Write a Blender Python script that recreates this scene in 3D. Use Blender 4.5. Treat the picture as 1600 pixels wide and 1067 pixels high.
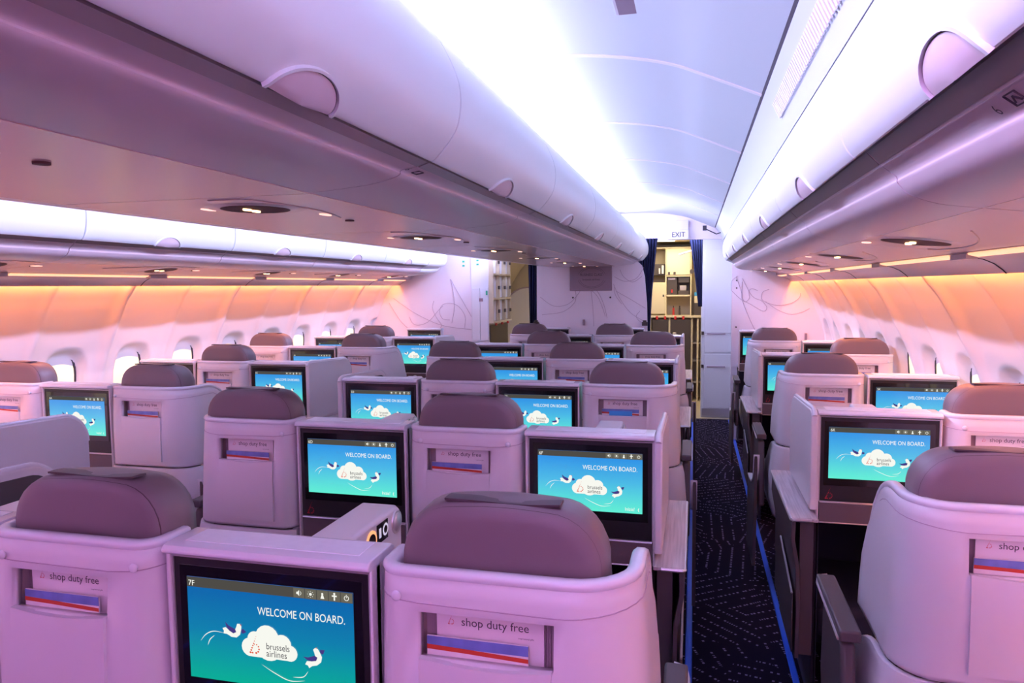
import bpy, math, random
from math import sin, cos, pi, sqrt, radians
from mathutils import Vector, Matrix
random.seed(7)
D = bpy.data
for o in list(D.objects): D.objects.remove(o, do_unlink=True)
sc = bpy.context.scene
COL = sc.collection

# ------------------------------------------------------------------ camera
H = 1.62                      # eye height above the cabin floor
CX = -1.18                    # centre line of the cabin
cam_d = D.cameras.new('camera'); cam = D.objects.new('camera', cam_d); COL.objects.link(cam)
cam_d.sensor_width = 36; cam_d.lens = 1121.6123 / 1600 * 36; cam_d.clip_start = 0.02
yaw, pit, rol = 0.2489, 0.0760, -0.0098
fw = Vector((-sin(yaw)*cos(pit), cos(yaw)*cos(pit), -sin(pit)))
rt = Vector((cos(yaw), sin(yaw), 0)); up = rt.cross(fw)
r2 = rt*cos(rol) + up*sin(rol); u2 = -rt*sin(rol) + up*cos(rol)
m = Matrix((r2, u2, -fw)).transposed().to_4x4(); m.translation = (0, 0, H)
cam.matrix_world = m
sc.camera = cam

# ------------------------------------------------------------------ world, exposure, lights
w = D.worlds.new('world'); sc.world = w; w.use_nodes = True
w.node_tree.nodes['Background'].inputs[0].default_value = (.55, .42, .80, 1)
w.node_tree.nodes['Background'].inputs[1].default_value = 0.10
sc.view_settings.view_transform = 'Standard'; sc.view_settings.look = 'None'
sc.view_settings.exposure = 0.62; sc.view_settings.gamma = 1.0; sc.view_settings.use_curve_mapping = False

def area(name, loc, direction, sx, sy, power, colour, spread=None):
    l = D.lights.new(name, 'AREA'); l.shape = 'RECTANGLE'; l.size = sx; l.size_y = sy
    l.energy = power; l.color = colour
    if spread: l.spread = spread
    o = D.objects.new(name, l); COL.objects.link(o)
    d = Vector(direction).normalized()
    # local -Z points along the direction, local Y along the cabin
    z = -d; y = Vector((0, 1, 0))
    if abs(d.y) > .95: y = Vector((0, 0, 1))
    x = y.cross(z).normalized(); y = z.cross(x)
    mm = Matrix((x, y, z)).transposed().to_4x4(); mm.translation = loc
    o.matrix_world = mm
    return o
COOL = (.64, .60, 1.0); PINK = (.98, .36, .98); WARM = (1.0, .27, .05); PURP = (.72, .42, 1.0)
Y0, Y1 = -3.0, 8.0            # cabin modelled from behind the camera to the forward wall
for s in (-1, 1):
    x = CX + s*.48
    # cool mood light strips along the top of the centre bins, plus added pink aft fill
    area('ceiling_mood_light', (x, 3.9, H+.68), (s*.87, 0, -.5), .035, 8.0, 33, COOL, spread=radians(100))
    area('ceiling_mood_light', (x, 3.9, H+.69), (s*.30, 0, .95), .05, 8.0, 36, COOL)
    area('ceiling_mood_light', (x, -1.5, H+.68), (s*.87, 0, -.5), .05, 2.8, 60, PINK)  # unseen pink stretch behind the camera, added to light the seat backs
    area('ceiling_mood_light', (x, 7.1, H+.69), (s*.30, 0, .95), .05, 1.6, 3, COOL)
    area('ceiling_mood_light', (x, 7.1, H+.68), (s*.80, .3, -.5), .05, 1.6, 9, COOL)
    # warm strips in the coves above the windows
    x = CX + s*2.138
    area('sidewall_cove_light', (x, 2.9, H+.062), (s*.45, 0, -.89), .014, 9.6, 33, WARM)
area('aft_fill_light', (CX+1.06, -2.6, H+.64), (0, 1, -.22), .75, .14, 9, PINK)  # pair of unseen pink fill lamps, added to brighten the seat backs from behind
area('aft_fill_light', (CX-1.06, -2.6, H+.64), (0, 1, -.22), .75, .14, 9, PINK)
area('doorway_ceiling_light', (-.05, 8.62, H+.585), (.2, .3, -1), .7, .3, 12, (.58, .62, 1.0))
area('galley_ceiling_light', (-.3, 9.7, H+.55), (0, 0, -1), .5, .9, 12.5, (1, .80, .50))
area('entry_ceiling_light', (-2.6, 9.6, H+.6), (0, 0, -1), 1.0, .9, 17, (1, .80, .48))

# ------------------------------------------------------------------ materials
def mat(name, col, rough=.5, metal=0, spec=.5, emit=None, es=1.0, bump=0, bscale=200, noise=0, coat=0, trans=0):
    m = D.materials.new(name); m.use_nodes = True; nt = m.node_tree; b = nt.nodes['Principled BSDF']
    b.inputs['Base Color'].default_value = (*col, 1); b.inputs['Roughness'].default_value = rough
    b.inputs['Metallic'].default_value = metal; b.inputs['Specular IOR Level'].default_value = spec
    if coat: b.inputs['Coat Weight'].default_value = coat
    if emit: b.inputs['Emission Color'].default_value = (*emit, 1); b.inputs['Emission Strength'].default_value = es
    if bump or noise:
        tc = nt.nodes.new('ShaderNodeTexCoord'); n = nt.nodes.new('ShaderNodeTexNoise'); n.inputs['Scale'].default_value = bscale
        nt.links.new(tc.outputs['Object'], n.inputs['Vector'])
        if bump:
            bp = nt.nodes.new('ShaderNodeBump'); bp.inputs['Strength'].default_value = bump; bp.inputs['Distance'].default_value = .002
            nt.links.new(n.outputs['Fac'], bp.inputs['Height']); nt.links.new(bp.outputs[0], b.inputs['Normal'])
        if noise:
            mx = nt.nodes.new('ShaderNodeMix'); mx.data_type = 'RGBA'
            mx.inputs['A'].default_value = (*[c*(1-noise) for c in col], 1); mx.inputs['B'].default_value = (*[min(1, c*(1+noise)) for c in col], 1)
            nt.links.new(n.outputs['Fac'], mx.inputs['Factor']); nt.links.new(mx.outputs['Result'], b.inputs['Base Color'])
    return m
M = {}
M['white'] = mat('white_plastic', (.80, .79, .82), .38)
M['partition'] = mat('partition_laminate', (.90, .84, .92), .45)
M['ceiling'] = mat('ceiling_panel', (.60, .67, .70), .55)
M['bin'] = mat('bin_door_plastic', (.66, .72, .74), .42)
M['lip'] = mat('bin_body_plastic', (.60, .50, .56), .30)
M['psu'] = mat('service_panel_plastic', (.62, .47, .50), .26)
M['recess'] = mat('bin_recess_plastic', (.30, .25, .27), .4)
M['seam'] = mat('seam_shadow_gap', (.05, .045, .06), .8)
M['shell'] = mat('seat_shell_plastic', (.74, .70, .76), .36, bump=.05, bscale=900)
M['rim'] = mat('seat_rim_trim', (.78, .78, .86), .25)
M['top'] = mat('console_top_laminate', (.84, .84, .92), .42, noise=.05, bscale=60)
M['leather'] = mat('brown_leather', (.19, .145, .165), .42, bump=.12, bscale=500)
M['flap'] = mat('dark_leather_flap', (.09, .065, .08), .5)
M['lampring'] = mat('lamp_bezel_bronze', (.14, .075, .08), .7, spec=.15)
M['piping'] = mat('leather_seam', (.07, .045, .05), .6)
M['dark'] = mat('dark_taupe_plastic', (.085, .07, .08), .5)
M['drawer'] = mat('drawer_front', (.14, .10, .115), .45)
M['black'] = mat('black_glass', (.008, .008, .010), .12, coat=.5)
M['bezel'] = mat('matte_black_bezel', (.016, .015, .018), .4)
M['silver'] = mat('brushed_silver_trim', (.62, .60, .63), .3, metal=.55)
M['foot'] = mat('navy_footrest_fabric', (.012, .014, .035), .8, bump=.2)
M['pocket'] = mat('pocket_lining', (.34, .27, .30), .6)
M['curtain'] = mat('navy_curtain_cloth', (.012, .018, .075), .85, bump=.2, bscale=300)
M['cream'] = mat('cream_panel', (.72, .62, .42), .5)
M['steel'] = mat('galley_steel', (.55, .50, .42), .3, metal=.6)
M['gdark'] = mat('galley_dark_panel', (.07, .055, .05), .4)
M['red'] = mat('red_plastic', (.55, .03, .03), .4)
M['paper'] = mat('magazine_paper', (.82, .78, .80), .45)
M['sky'] = mat('brochure_sky_print', (.13, .18, .46), .4, noise=.75, bscale=22)
M['redp'] = mat('brochure_red_print', (.55, .05, .02), .4)
M['bluep'] = mat('leaflet_blue_print', (.05, .35, .75), .4)
M['ink'] = mat('dark_grey_ink', (.07, .06, .08), .6)
M['logo'] = mat('red_logo_ink', (.60, .03, .05), .5)
M['line'] = mat('etched_line', (.50, .40, .50), .5)
M['plate'] = mat('sign_plate', (.33, .24, .30), .45)
M['stripe'] = mat('blue_floor_track', (.02, .13, .85), .35)
M['door'] = mat('closet_door_panel', (.86, .87, .93), .45)
M['pane'] = mat('daylit_window_pane', (.5, .5, .4), .1, emit=(.95, .82, .48), es=.72)
M['strip'] = mat('warm_light_diffuser', (.8, .5, .35), .4, emit=(1.0, .50, .26), es=.85)
M['lamp'] = mat('reading_lamp_glow', (.9, .6, .4), .4, emit=(1.0, .55, .25), es=5.0)
M['lamp2'] = mat('small_indicator_glow', (.9, .6, .5), .4, emit=(1.0, .6, .5), es=.8)
M['galley_glow'] = mat('galley_lamp_glow', (1, .9, .7), .4, emit=(1.0, .85, .6), es=3.0)
M['exit'] = mat('exit_sign_face', (.85, .85, .88), .5, emit=(.75, .8, 1.0), es=.02)
M['icon'] = mat('display_icon_glow', (.8, .8, .8), .4, emit=(.7, .75, .9), es=.3)
M['remote'] = mat('remote_orange_glow', (.9, .5, .2), .4, emit=(1.0, .5, .18), es=.5)
M['green'] = mat('green_placard', (.05, .5, .3), .5)
def wood():
    m = D.materials.new('pale_wood_laminate'); m.use_nodes = True; nt = m.node_tree; b = nt.nodes['Principled BSDF']
    tc = nt.nodes.new('ShaderNodeTexCoord'); mp = nt.nodes.new('ShaderNodeMapping'); mp.inputs['Scale'].default_value = (90, 3, 90)
    n = nt.nodes.new('ShaderNodeTexNoise'); n.inputs['Scale'].default_value = 1.5; n.inputs['Detail'].default_value = 4
    r = nt.nodes.new('ShaderNodeValToRGB'); r.color_ramp.elements[0].color = (.42, .36, .40, 1); r.color_ramp.elements[1].color = (.66, .58, .62, 1)
    r.color_ramp.elements[0].position = .3; r.color_ramp.elements[1].position = .7
    nt.links.new(tc.outputs['Object'], mp.inputs[0]); nt.links.new(mp.outputs[0], n.inputs['Vector']); nt.links.new(n.outputs['Fac'], r.inputs[0])
    nt.links.new(r.outputs[0], b.inputs['Base Color']); b.inputs['Roughness'].default_value = .4
    return m
M['wood'] = wood()
def scr(name, c, s): return mat(name, (0, 0, 0), .3, spec=.0, emit=c, es=s*.66)
M['s_white'] = scr('screen_white', (.92, .93, .86), 1.0)
M['s_bar'] = scr('screen_top_bar', (.075, .070, .062), 1.0)
M['s_btn'] = scr('screen_button', (.14, .13, .10), 1.0)
M['s_red'] = scr('screen_red', (.75, .09, .04), 1.0)
M['s_ink'] = scr('screen_ink', (.06, .055, .07), 1.0)
M['s_navy'] = scr('screen_navy', (.06, .04, .22), 1.0)
def screen_mat(name, top, mid, bot, z0, z1):
    m = D.materials.new(name); m.use_nodes = True; nt = m.node_tree; b = nt.nodes['Principled BSDF']
    b.inputs['Base Color'].default_value = (.0, .0, .0, 1); b.inputs['Roughness'].default_value = .15
    tc = nt.nodes.new('ShaderNodeTexCoord'); sp = nt.nodes.new('ShaderNodeSeparateXYZ'); mr = nt.nodes.new('ShaderNodeMapRange')
    mr.inputs['From Min'].default_value = z0; mr.inputs['From Max'].default_value = z1
    r = nt.nodes.new('ShaderNodeValToRGB'); e = r.color_ramp.elements
    e[0].color = (*bot, 1); e[1].color = (*top, 1); k = e.new(.5); k.color = (*mid, 1)
    nt.links.new(tc.outputs['Object'], sp.inputs[0]); nt.links.new(sp.outputs['Z'], mr.inputs['Value']); nt.links.new(mr.outputs[0], r.inputs[0])
    nt.links.new(r.outputs[0], b.inputs['Emission Color']); b.inputs['Emission Strength'].default_value = .66
    return m
def carpet_mat():
    m = D.materials.new('navy_carpet_with_dashes'); m.use_nodes = True; nt = m.node_tree; N = nt.nodes; L = nt.links; b = N['Principled BSDF']
    b.inputs['Roughness'].default_value = .95; b.inputs['Specular IOR Level'].default_value = .1
    def math_(op, a=None, c=None, **k):
        n = N.new('ShaderNodeMath'); n.operation = op
        for i, v in enumerate((a, c)):
            if v is None: continue
            if isinstance(v, (int, float)): n.inputs[i].default_value = v
            else: L.new(v, n.inputs[i])
        return n.outputs[0]
    tc = N.new('ShaderNodeTexCoord'); vo = N.new('ShaderNodeTexVoronoi'); vo.inputs['Scale'].default_value = 2.6
    L.new(tc.outputs['Object'], vo.inputs['Vector'])
    sp = N.new('ShaderNodeSeparateXYZ'); L.new(tc.outputs['Object'], sp.inputs[0])
    sc_ = N.new('ShaderNodeSeparateColor'); L.new(vo.outputs['Color'], sc_.inputs[0])
    ang = math_('MULTIPLY', sc_.outputs[0], 6.28)
    ca, sa = math_('COSINE', ang), math_('SINE', ang)
    u = math_('ADD', math_('MULTIPLY', sp.outputs['X'], ca), math_('MULTIPLY', sp.outputs['Y'], sa))
    v = math_('SUBTRACT', math_('MULTIPLY', sp.outputs['Y'], ca), math_('MULTIPLY', sp.outputs['X'], sa))
    fu = math_('FRACT', math_('ADD', math_('MULTIPLY', u, 15), 100)); line = math_('LESS_THAN', fu, .16)
    cmb = N.new('ShaderNodeCombineXYZ'); L.new(math_('MULTIPLY', v, 75), cmb.inputs[0]); L.new(math_('FLOOR', math_('MULTIPLY', u, 15)), cmb.inputs[1])
    no = N.new('ShaderNodeTexNoise'); no.inputs['Scale'].default_value = 1.0; no.inputs['Detail'].default_value = 0; L.new(cmb.outputs[0], no.inputs['Vector'])
    dash = math_('GREATER_THAN', no.outputs['Fac'], .52)
    f = math_('MULTIPLY', line, dash)
    mx = N.new('ShaderNodeMix'); mx.data_type = 'RGBA'; L.new(f, mx.inputs['Factor'])
    mx.inputs['A'].default_value = (.010, .007, .024, 1); mx.inputs['B'].default_value = (.22, .19, .38, 1)
    L.new(mx.outputs['Result'], b.inputs['Base Color'])
    return m
M['carpet'] = carpet_mat()
M['galley_floor'] = mat('beige_galley_floor', (.50, .42, .28), .5, noise=.15, bscale=40)

# ------------------------------------------------------------------ mesh helpers
class MB:
    def __init__(s): s.v = []; s.f = []; s.m = []
    def add(s, vs, fs, mi=0):
        b = len(s.v); s.v += [tuple(p) for p in vs]
        for f in fs: s.f.append(tuple(b+i for i in f)); s.m.append(mi)
        return s
    def box(s, x0, x1, y0, y1, z0, z1, mi=0):
        vs = [(x, y, z) for z in (z0, z1) for y in (y0, y1) for x in (x0, x1)]
        return s.add(vs, [(0, 2, 3, 1), (4, 5, 7, 6), (0, 1, 5, 4), (2, 6, 7, 3), (0, 4, 6, 2), (1, 3, 7, 5)], mi)
    def prism_y(s, prof, y0, y1, mi=0, caps=True, closed=True):
        n = len(prof); vs = [(x, y0, z) for x, z in prof] + [(x, y1, z) for x, z in prof]
        fs = [(i, (i+1) % n, n+(i+1) % n, n+i) for i in range(n if closed else n-1)]
        if caps and closed: fs += [tuple(range(n-1, -1, -1)), tuple(range(n, 2*n))]
        return s.add(vs, fs, mi)
    def prism_x(s, prof, x0, x1, mi=0):
        n = len(prof); vs = [(x0, y, z) for y, z in prof] + [(x1, y, z) for y, z in prof]
        fs = [(i, (i+1) % n, n+(i+1) % n, n+i) for i in range(n)] + [tuple(range(n-1, -1, -1)), tuple(range(n, 2*n))]
        return s.add(vs, fs, mi)
    def prism_z(s, prof, z0, z1, mi=0):
        n = len(prof); vs = [(x, y, z0) for x, y in prof] + [(x, y, z1) for x, y in prof]
        fs = [(i, (i+1) % n, n+(i+1) % n, n+i) for i in range(n)] + [tuple(range(n-1, -1, -1)), tuple(range(n, 2*n))]
        return s.add(vs, fs, mi)
    def loft(s, rings, mi=0, closed=True, caps=True):
        n = len(rings[0]); b = len(s.v); vs = [p for r in rings for p in r]; fs = []
        for j in range(len(rings)-1):
            for i in range(n if closed else n-1):
                k = (i+1) % n; fs.append((j*n+i, j*n+k, (j+1)*n+k, (j+1)*n+i))
        if caps and closed: fs += [tuple(range(n-1, -1, -1)), tuple((len(rings)-1)*n+i for i in range(n))]
        return s.add(vs, fs, mi)
    def disc(s, c, n, r, h, mi=0, seg=24, ry=None, r2=None):
        """short cylinder along axis n from c, radius r (ry second radius), r2 end radius"""
        n = Vector(n).normalized(); a = Vector((0, 0, 1)) if abs(n.z) < .9 else Vector((1, 0, 0))
        x = a.cross(n).normalized(); y = n.cross(x); ry = ry or r; k = (r2/r if r2 is not None else 1); c = Vector(c)
        R0 = [c + x*r*cos(2*pi*i/seg) + y*ry*sin(2*pi*i/seg) for i in range(seg)]
        R1 = [c + n*h + x*r*k*cos(2*pi*i/seg) + y*ry*k*sin(2*pi*i/seg) for i in range(seg)]
        return s.loft([R0, R1], mi)
    def dome(s, c, n, r, h, mi=0, seg=20, rings=6, ry=None):
        n = Vector(n).normalized(); a = Vector((0, 0, 1)) if abs(n.z) < .9 else Vector((1, 0, 0))
        x = a.cross(n).normalized(); y = n.cross(x); ry = ry or r; c = Vector(c); L = []
        for j in range(rings+1):
            t = j/rings*pi/2*.98; L.append([c + n*h*sin(t) + (x*r*cos(2*pi*i/seg) + y*ry*sin(2*pi*i/seg))*cos(t) for i in range(seg)])
        return s.loft(L, mi)
    def tube(s, pts, r, mi=0, seg=8, closed=False):
        pts = [Vector(p) for p in pts]; rings = []; n = len(pts); prev = None
        for i, p in enumerate(pts):
            a = pts[(i-1) % n] if (i or closed) else p; b = pts[(i+1) % n] if (i < n-1 or closed) else p
            t = (b-a).normalized()
            if prev is None:
                q = Vector((0, 0, 1)) if abs(t.z) < .9 else Vector((1, 0, 0)); nx = q.cross(t).normalized()
            else: nx = (prev - t*prev.dot(t)).normalized()
            prev = nx; ny = t.cross(nx)
            rings.append([p + nx*r*cos(2*pi*k/seg) + ny*r*sin(2*pi*k/seg) for k in range(seg)])
        if closed: rings.append(rings[0])
        return s.loft(rings, mi, caps=not closed)
    def flat(s, poly, y, mi=0, flip=False):
        """flat polygon in the xz plane facing -y"""
        idx = range(len(poly)); return s.add([(x, y, z) for x, z in poly], [tuple(idx)], mi)
def build(mb, name, mats, parent=None, bevel=0, smooth=35, loc=None, subs=2):
    me = D.meshes.new(name); me.from_pydata(mb.v, [], mb.f)
    mats = mats if isinstance(mats, (list, tuple)) else [mats]
    for k in mats: me.materials.append(M[k] if isinstance(k, str) else k)
    me.polygons.foreach_set('material_index', mb.m)
    me.validate(); me.update()
    import bmesh
    bm = bmesh.new(); bm.from_mesh(me); bmesh.ops.recalc_face_normals(bm, faces=bm.faces) if not getattr(mb, 'keep', False) else None; bm.to_mesh(me); bm.free()
    if smooth:
        me.polygons.foreach_set('use_smooth', [True]*len(me.polygons)); me.set_sharp_from_angle(angle=radians(smooth))
    o = D.objects.new(name, me); COL.objects.link(o)
    if loc: o.location = loc
    if parent: o.parent = parent
    if bevel:
        b = o.modifiers.new('bevel', 'BEVEL'); b.width = bevel; b.segments = subs; b.limit_method = 'ANGLE'; b.angle_limit = radians(40); b.harden_normals = False
    return o
def tag(o, label=None, cat=None, group=None, kind=None):
    if label: o['label'] = label
    if cat: o['category'] = cat
    if group: o['group'] = group
    if kind: o['kind'] = kind
    return o
def thing(name, label, cat, loc=(0, 0, 0), group=None):
    o = D.objects.new(name, None); COL.objects.link(o); o.location = loc; o.empty_display_size = .1
    return tag(o, label, cat, group)
def struct(mb, name, mats, **k):
    o = build(mb, name, mats, **k); o['kind'] = 'structure'; return o
KIDS = {}
def kids(o):
    return [c for c in D.objects if c.parent == o]
def copy_tree(o, loc=None, parent=None, skip=()):
    c = o.copy(); COL.objects.link(c); c.parent = parent
    if loc is not None: c.location = loc
    for ch in KIDS.get(o.name) or KIDS.setdefault(o.name, kids(o)):
        if ch.name.split('.')[0] in skip: continue
        copy_tree(ch, None, c, skip)
    return c
TXT = {}
def text_geo(s, size, align='LEFT'):
    """triangulated outline of the words in the xz plane: (verts, faces)"""
    k = (s, size, align)
    if k in TXT: return TXT[k]
    cu = D.curves.new('t', 'FONT'); cu.body = s; cu.size = size; cu.align_x = align; cu.resolution_u = 3
    o = D.objects.new('t', cu); COL.objects.link(o)
    bpy.context.view_layer.update(); dg = bpy.context.evaluated_depsgraph_get()
    me = D.meshes.new_from_object(o.evaluated_get(dg))
    vs = [(v.co.x, v.co.y) for v in me.vertices]; fs = [tuple(p.vertices) for p in me.polygons]
    D.objects.remove(o, do_unlink=True); D.curves.remove(cu); D.meshes.remove(me)
    TXT[k] = (vs, fs); return TXT[k]
def put_text(mb, s, size, x, y, z, mi=0, align='LEFT', sx=1.0, ex=(1, 0, 0), ez=(0, 0, 1)):
    vs, fs = text_geo(s, size, align); o = Vector((x, y, z)); ex = Vector(ex); ez = Vector(ez)
    mb.add([o + ex*(a*sx) + ez*b for a, b in vs], fs, mi)

def logo_dots(mb, x, y, z, h, mi, seg=8):
    """dotted letter-b mark: slanted stem of growing dots and a rounded bowl, facing -y"""
    P = []
    for i in range(8):
        t = i/7; P.append((x + h*(.42 - .40*t), z + h*(1-t)*1.0, h*(.022+.050*t)))
    for i in range(6):
        a = -pi*.42 + i*pi*.98/5; P.append((x + h*.34 + h*.26*cos(a), z + h*.26 + h*.27*sin(a), h*(.072-.006*i)))
    P.append((x + h*.16, z - h*.01, h*.062))
    for px, pz, r in P:
        mb.flat([(px + r*cos(2*pi*k/seg), pz + r*.85*sin(2*pi*k/seg)) for k in range(seg)], y, mi)

# ------------------------------------------------------------------ the shell of the cabin
def cr(pts, n=6):
    """Catmull-Rom resampling of a 2D profile"""
    out = []
    for i in range(len(pts)-1):
        p0 = pts[max(i-1, 0)]; p1 = pts[i]; p2 = pts[i+1]; p3 = pts[min(i+2, len(pts)-1)]
        for k in range(n):
            t = k/n
            out.append(tuple(.5*((2*p1[j]) + (-p0[j]+p2[j])*t + (2*p0[j]-5*p1[j]+4*p2[j]-p3[j])*t*t + (-p0[j]+3*p1[j]-3*p2[j]+p3[j])*t**3) for j in range(len(p1))))
    out.append(tuple(pts[-1])); return out
def mir(p): return [(2*CX - x, z) for x, z in p]
def up_(p): return [(x, z+H) for x, z in p]

# floor
mb = MB(); mb.box(-3.9, 1.6, -7.2, 8.93, -.05, 0); struct(mb, 'floor', 'carpet', smooth=0)
mb = MB(); mb.box(-4.2, 1.6, 8.93, 11.6, -.05, .001); struct(mb, 'floor', 'galley_floor', smooth=0)
for i, (x, wd) in enumerate(((-.010, .030), (.418, .028), (-1.93, .03), (-2.24, .028))):
    mb = MB(); mb.prism_y([(x-wd/2, 0), (x-wd/2+.004, .004), (x+wd/2-.004, .004), (x+wd/2, 0)], -2.9, 8.90)
    build(mb, 'floor_track', 'stripe')
    tag(D.objects[mb and 'floor_track' if i == 0 else 'floor_track.%03d' % i],
        ['blue floor guide strip on the left edge of the right-hand aisle', 'blue floor guide strip on the right edge of the right-hand aisle',
         'blue floor guide strip along the centre seats in the left-hand aisle', 'blue floor guide strip along the window seats in the left-hand aisle'][i], 'floor strip', 'blue floor strips')

# ceiling vault over the aisles, with raised ribs at the panel joints
vault = cr([(.207, .62), (.024, .70), (-.08, .742), (-.214, .774), (-.379, .797), (-.549, .805), (-.804, .805), (-1.18, .80)], 5)
full = vault + mir(vault)[::-1][1:]
mb = MB(); n = len(full)
for a, b in ((full, 0),):
    mb.prism_y(up_(full) + [(x, z+H+.03) for x, z in full[::-1]], -7.1, 8.22)
struct(mb, 'ceiling', 'ceiling')
mb = MB()
for k in range(-2, 6):
    y = .40 + 1.067*2*k*.5 + .4
    y = 2.536 - 1.067 + 1.6*0 + 1.067*(k)
    mb.prism_y([(x, z+H-.004) for x, z in vault[:-1]] + [(x, z+H+.004) for x, z in vault[:-1][::-1]], y-.012, y+.012)
struct(mb, 'trim_1', 'white')
# side ceiling panels with louvres
sp = [(.288, .478), (.268, .53), (.245, .575), (.214, .612)]
for s, nm in ((0, 'trim_2'), (1, 'trim_3')):
    p = sp if s == 0 else mir(sp)
    mb = MB(); q = up_(p); off = .02 if s == 0 else -.02
    mb.prism_y(q + [(x+off, z+.01) for x, z in q[::-1]], -7.1, 8.1)
    # black gap line to the vault
    g = up_([(.214, .612), (.205, .622)] if s == 0 else mir([(.214, .612), (.205, .622)]))
    mb.prism_y(g + [(g[1][0], g[1][1]+.03), (g[0][0]+off, g[0][1]+.03)], -7.1, 8.1, 1)
    struct(mb, nm, ['ceiling', 'seam'])
mb = MB()
for i in range(96):                              # fine louvre slats near the camera
    y = .2 + i*.024
    mb.prism_y([(.262-.003, .53+H), (.240-.003, .577+H), (.240+.002, .577+H+.002), (.262+.002, .53+H+.002)], y, y+.013)
lv = build(mb, 'air_vent_grille', 'white', smooth=0); tag(lv, 'long white louvred air grille beside the black ceiling gap, above the right bins', 'vent')
mb = MB(); mb.box(-.222, -.150, 1.96, 2.12, H+.768, H+.782, 0); mb.box(-.214, -.158, 1.97, 2.11, H+.764, H+.769, 1)
sg = build(mb, 'ceiling_sign', ['white', M['plate']], smooth=0); tag(sg, 'small dark rectangular fitting on the ceiling at the top edge of the photo', 'ceiling fitting')

# side walls: moulded window panels
def wall_u(y, z, seam0):
    """distance from centre line of the wall skin; z relative to the eye"""
    P = [(.085, 2.15), (.06, 2.17), (.0, 2.215), (-.06, 2.262), (-.15, 2.312), (-.25, 2.358), (-.385, 2.415), (-.51, 2.45), (-.75, 2.475), (-1.0, 2.46), (-1.3, 2.40), (-1.63, 2.30)]
    for i in range(len(P)-1):
        if P[i+1][0] <= z: break
    t = (P[i][0]-z)/(P[i][0]-P[i+1][0]); t = max(0, min(1, t)); u = P[i][1]*(1-t)+P[i+1][1]*t
    ph = ((y-seam0) % 1.067)                     # position within a panel
    d = min(ph, 1.067-ph)
    fade = max(0, min(1, (z+.75)/.5))            # scallops run out towards the armrest
    u -= .040*fade*math.exp(-(d/.040)**2)        # raised rib at each panel joint
    if d < .004: u += .012
    m_ = abs(ph-.5335); u -= .016*fade*math.exp(-(m_/.035)**2)
    q = (ph % .5335)/.5335; u += .024*fade*sin(pi*q)
    # window scoop
    yc = (.267 if ph < .5335 else .800); dy = ph-yc; dz = z+.560
    e = (abs(dy/.160)**3 + abs(dz/.225)**3)**(1/3.0)
    if e < 1.0:
        t = min(1, (1-e)/.22); u += .050*(t*t*(3-2*t))
    return u
def wall(side, seam0, name):
    ys = []; y = -7.1
    while y < 7.8: ys.append(y); y += .0178 if y > 1.5 else .15
    ys.append(7.8)
    zs = [.085, .06, .04, .02] + [-.02*i for i in range(0, 9)] + [-.18-.0125*i for i in range(0, 46)] + [-.80, -.9, -1.0, -1.15, -1.3, -1.5, -1.63]
    zs = sorted(set(round(z, 4) for z in zs), reverse=True)
    mb = MB(); vs = [(CX+side*wall_u(y, z, seam0), y, z+H) for z in zs for y in ys]; W = len(ys)
    fs = [(j*W+i, j*W+i+1, (j+1)*W+i+1, (j+1)*W+i) for j in range(len(zs)-1) for i in range(W-1)]
    mb.add(vs, fs); o = struct(mb, name, 'white', smooth=50)
    # windows: frame ring, daylit pane
    k = 0; n0 = int((1.8-seam0)//1.067)
    for p in range(n0, n0+7):
        for off in (.267, .800):
            yc = seam0 + p*1.067 + off
            if yc < 1.7 or yc > 7.5: continue
            wn = MB(); zc = H-.560
            ua, ub = wall_u(yc, -.560+.10, seam0), wall_u(yc, -.560-.10, seam0)
            def ring(ra, rz, off):
                o = []
                for t in [2*pi*i/32 for i in range(32)]:
                    dz = rz*math.copysign(abs(sin(t))**.7, sin(t))
                    o.append((CX+side*(ub+(ua-ub)*(dz+.10)/.20+off), yc+ra*math.copysign(abs(cos(t))**.7, cos(t)), zc+dz))
                return o
            fr = [ring(.128, .186, .004), ring(.128, .186, -.008), ring(.116, .172, -.008), ring(.116, .172, .012)]
            wn.loft([[Vector(q) for q in r] for r in fr], 0, caps=False)
            wn.add(ring(.117, .173, -.003), [tuple(range(32))], 1)
            wn.add(ring(.113, .169, .010), [tuple(range(32))], 1)
            k += 1; idx = WIN[0]; WIN[0] += 1
            struct(wn, 'window_%d' % idx, ['seam', 'pane'])
WIN = [1]
wall(-1, 3.73, 'wall_left'); wall(1, 3.55, 'wall_right')
# outer floor edges / aft wall / lining behind
mb = MB(); mb.box(-3.9, 1.6, -7.2, -7.1, -.05, 2.6); struct(mb, 'wall_back', 'white', smooth=0)

# ------------------------------------------------------------------ overhead bins
BP = 1.067
out_door = cr([(.280, .2247), (.267, .239), (.2555, .2645), (.249, .294), (.2465, .3236), (.2465, .358), (.253, .3865), (.270, .43), (.288, .474)], 3)
out_lipf = [(.300, .236), (.322, .213)]
out_body = cr([(.3255, .2085), (.345, .1935), (.350, .186), (.352, .178), (.372, .157), (.42, .139), (.487, .1294)], 4)
cen_door = cr([(-.550, .268), (-.535, .277), (-.494, .327), (-.481, .377), (-.484, .428), (-.505, .482), (-.538, .535), (-.60, .585), (-.69, .622)], 3)
cen_body = cr([(-.581, .2605), (-.612, .256), (-.621, .252), (-.622, .246), (-.640, .238), (-.70, .226), (-.834, .215)], 4)
def slab(prof, th):
    """closed outline: profile plus inward offset; th signed along the normal"""
    o = []
    for i, (x, z) in enumerate(prof):
        a = prof[max(i-1, 0)]; b = prof[min(i+1, len(prof)-1)]; dx, dz = b[0]-a[0], b[1]-a[1]; L = math.hypot(dx, dz) or 1
        o.append((x - dz/L*th, z + dx/L*th))
    return prof + o[::-1]
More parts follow.
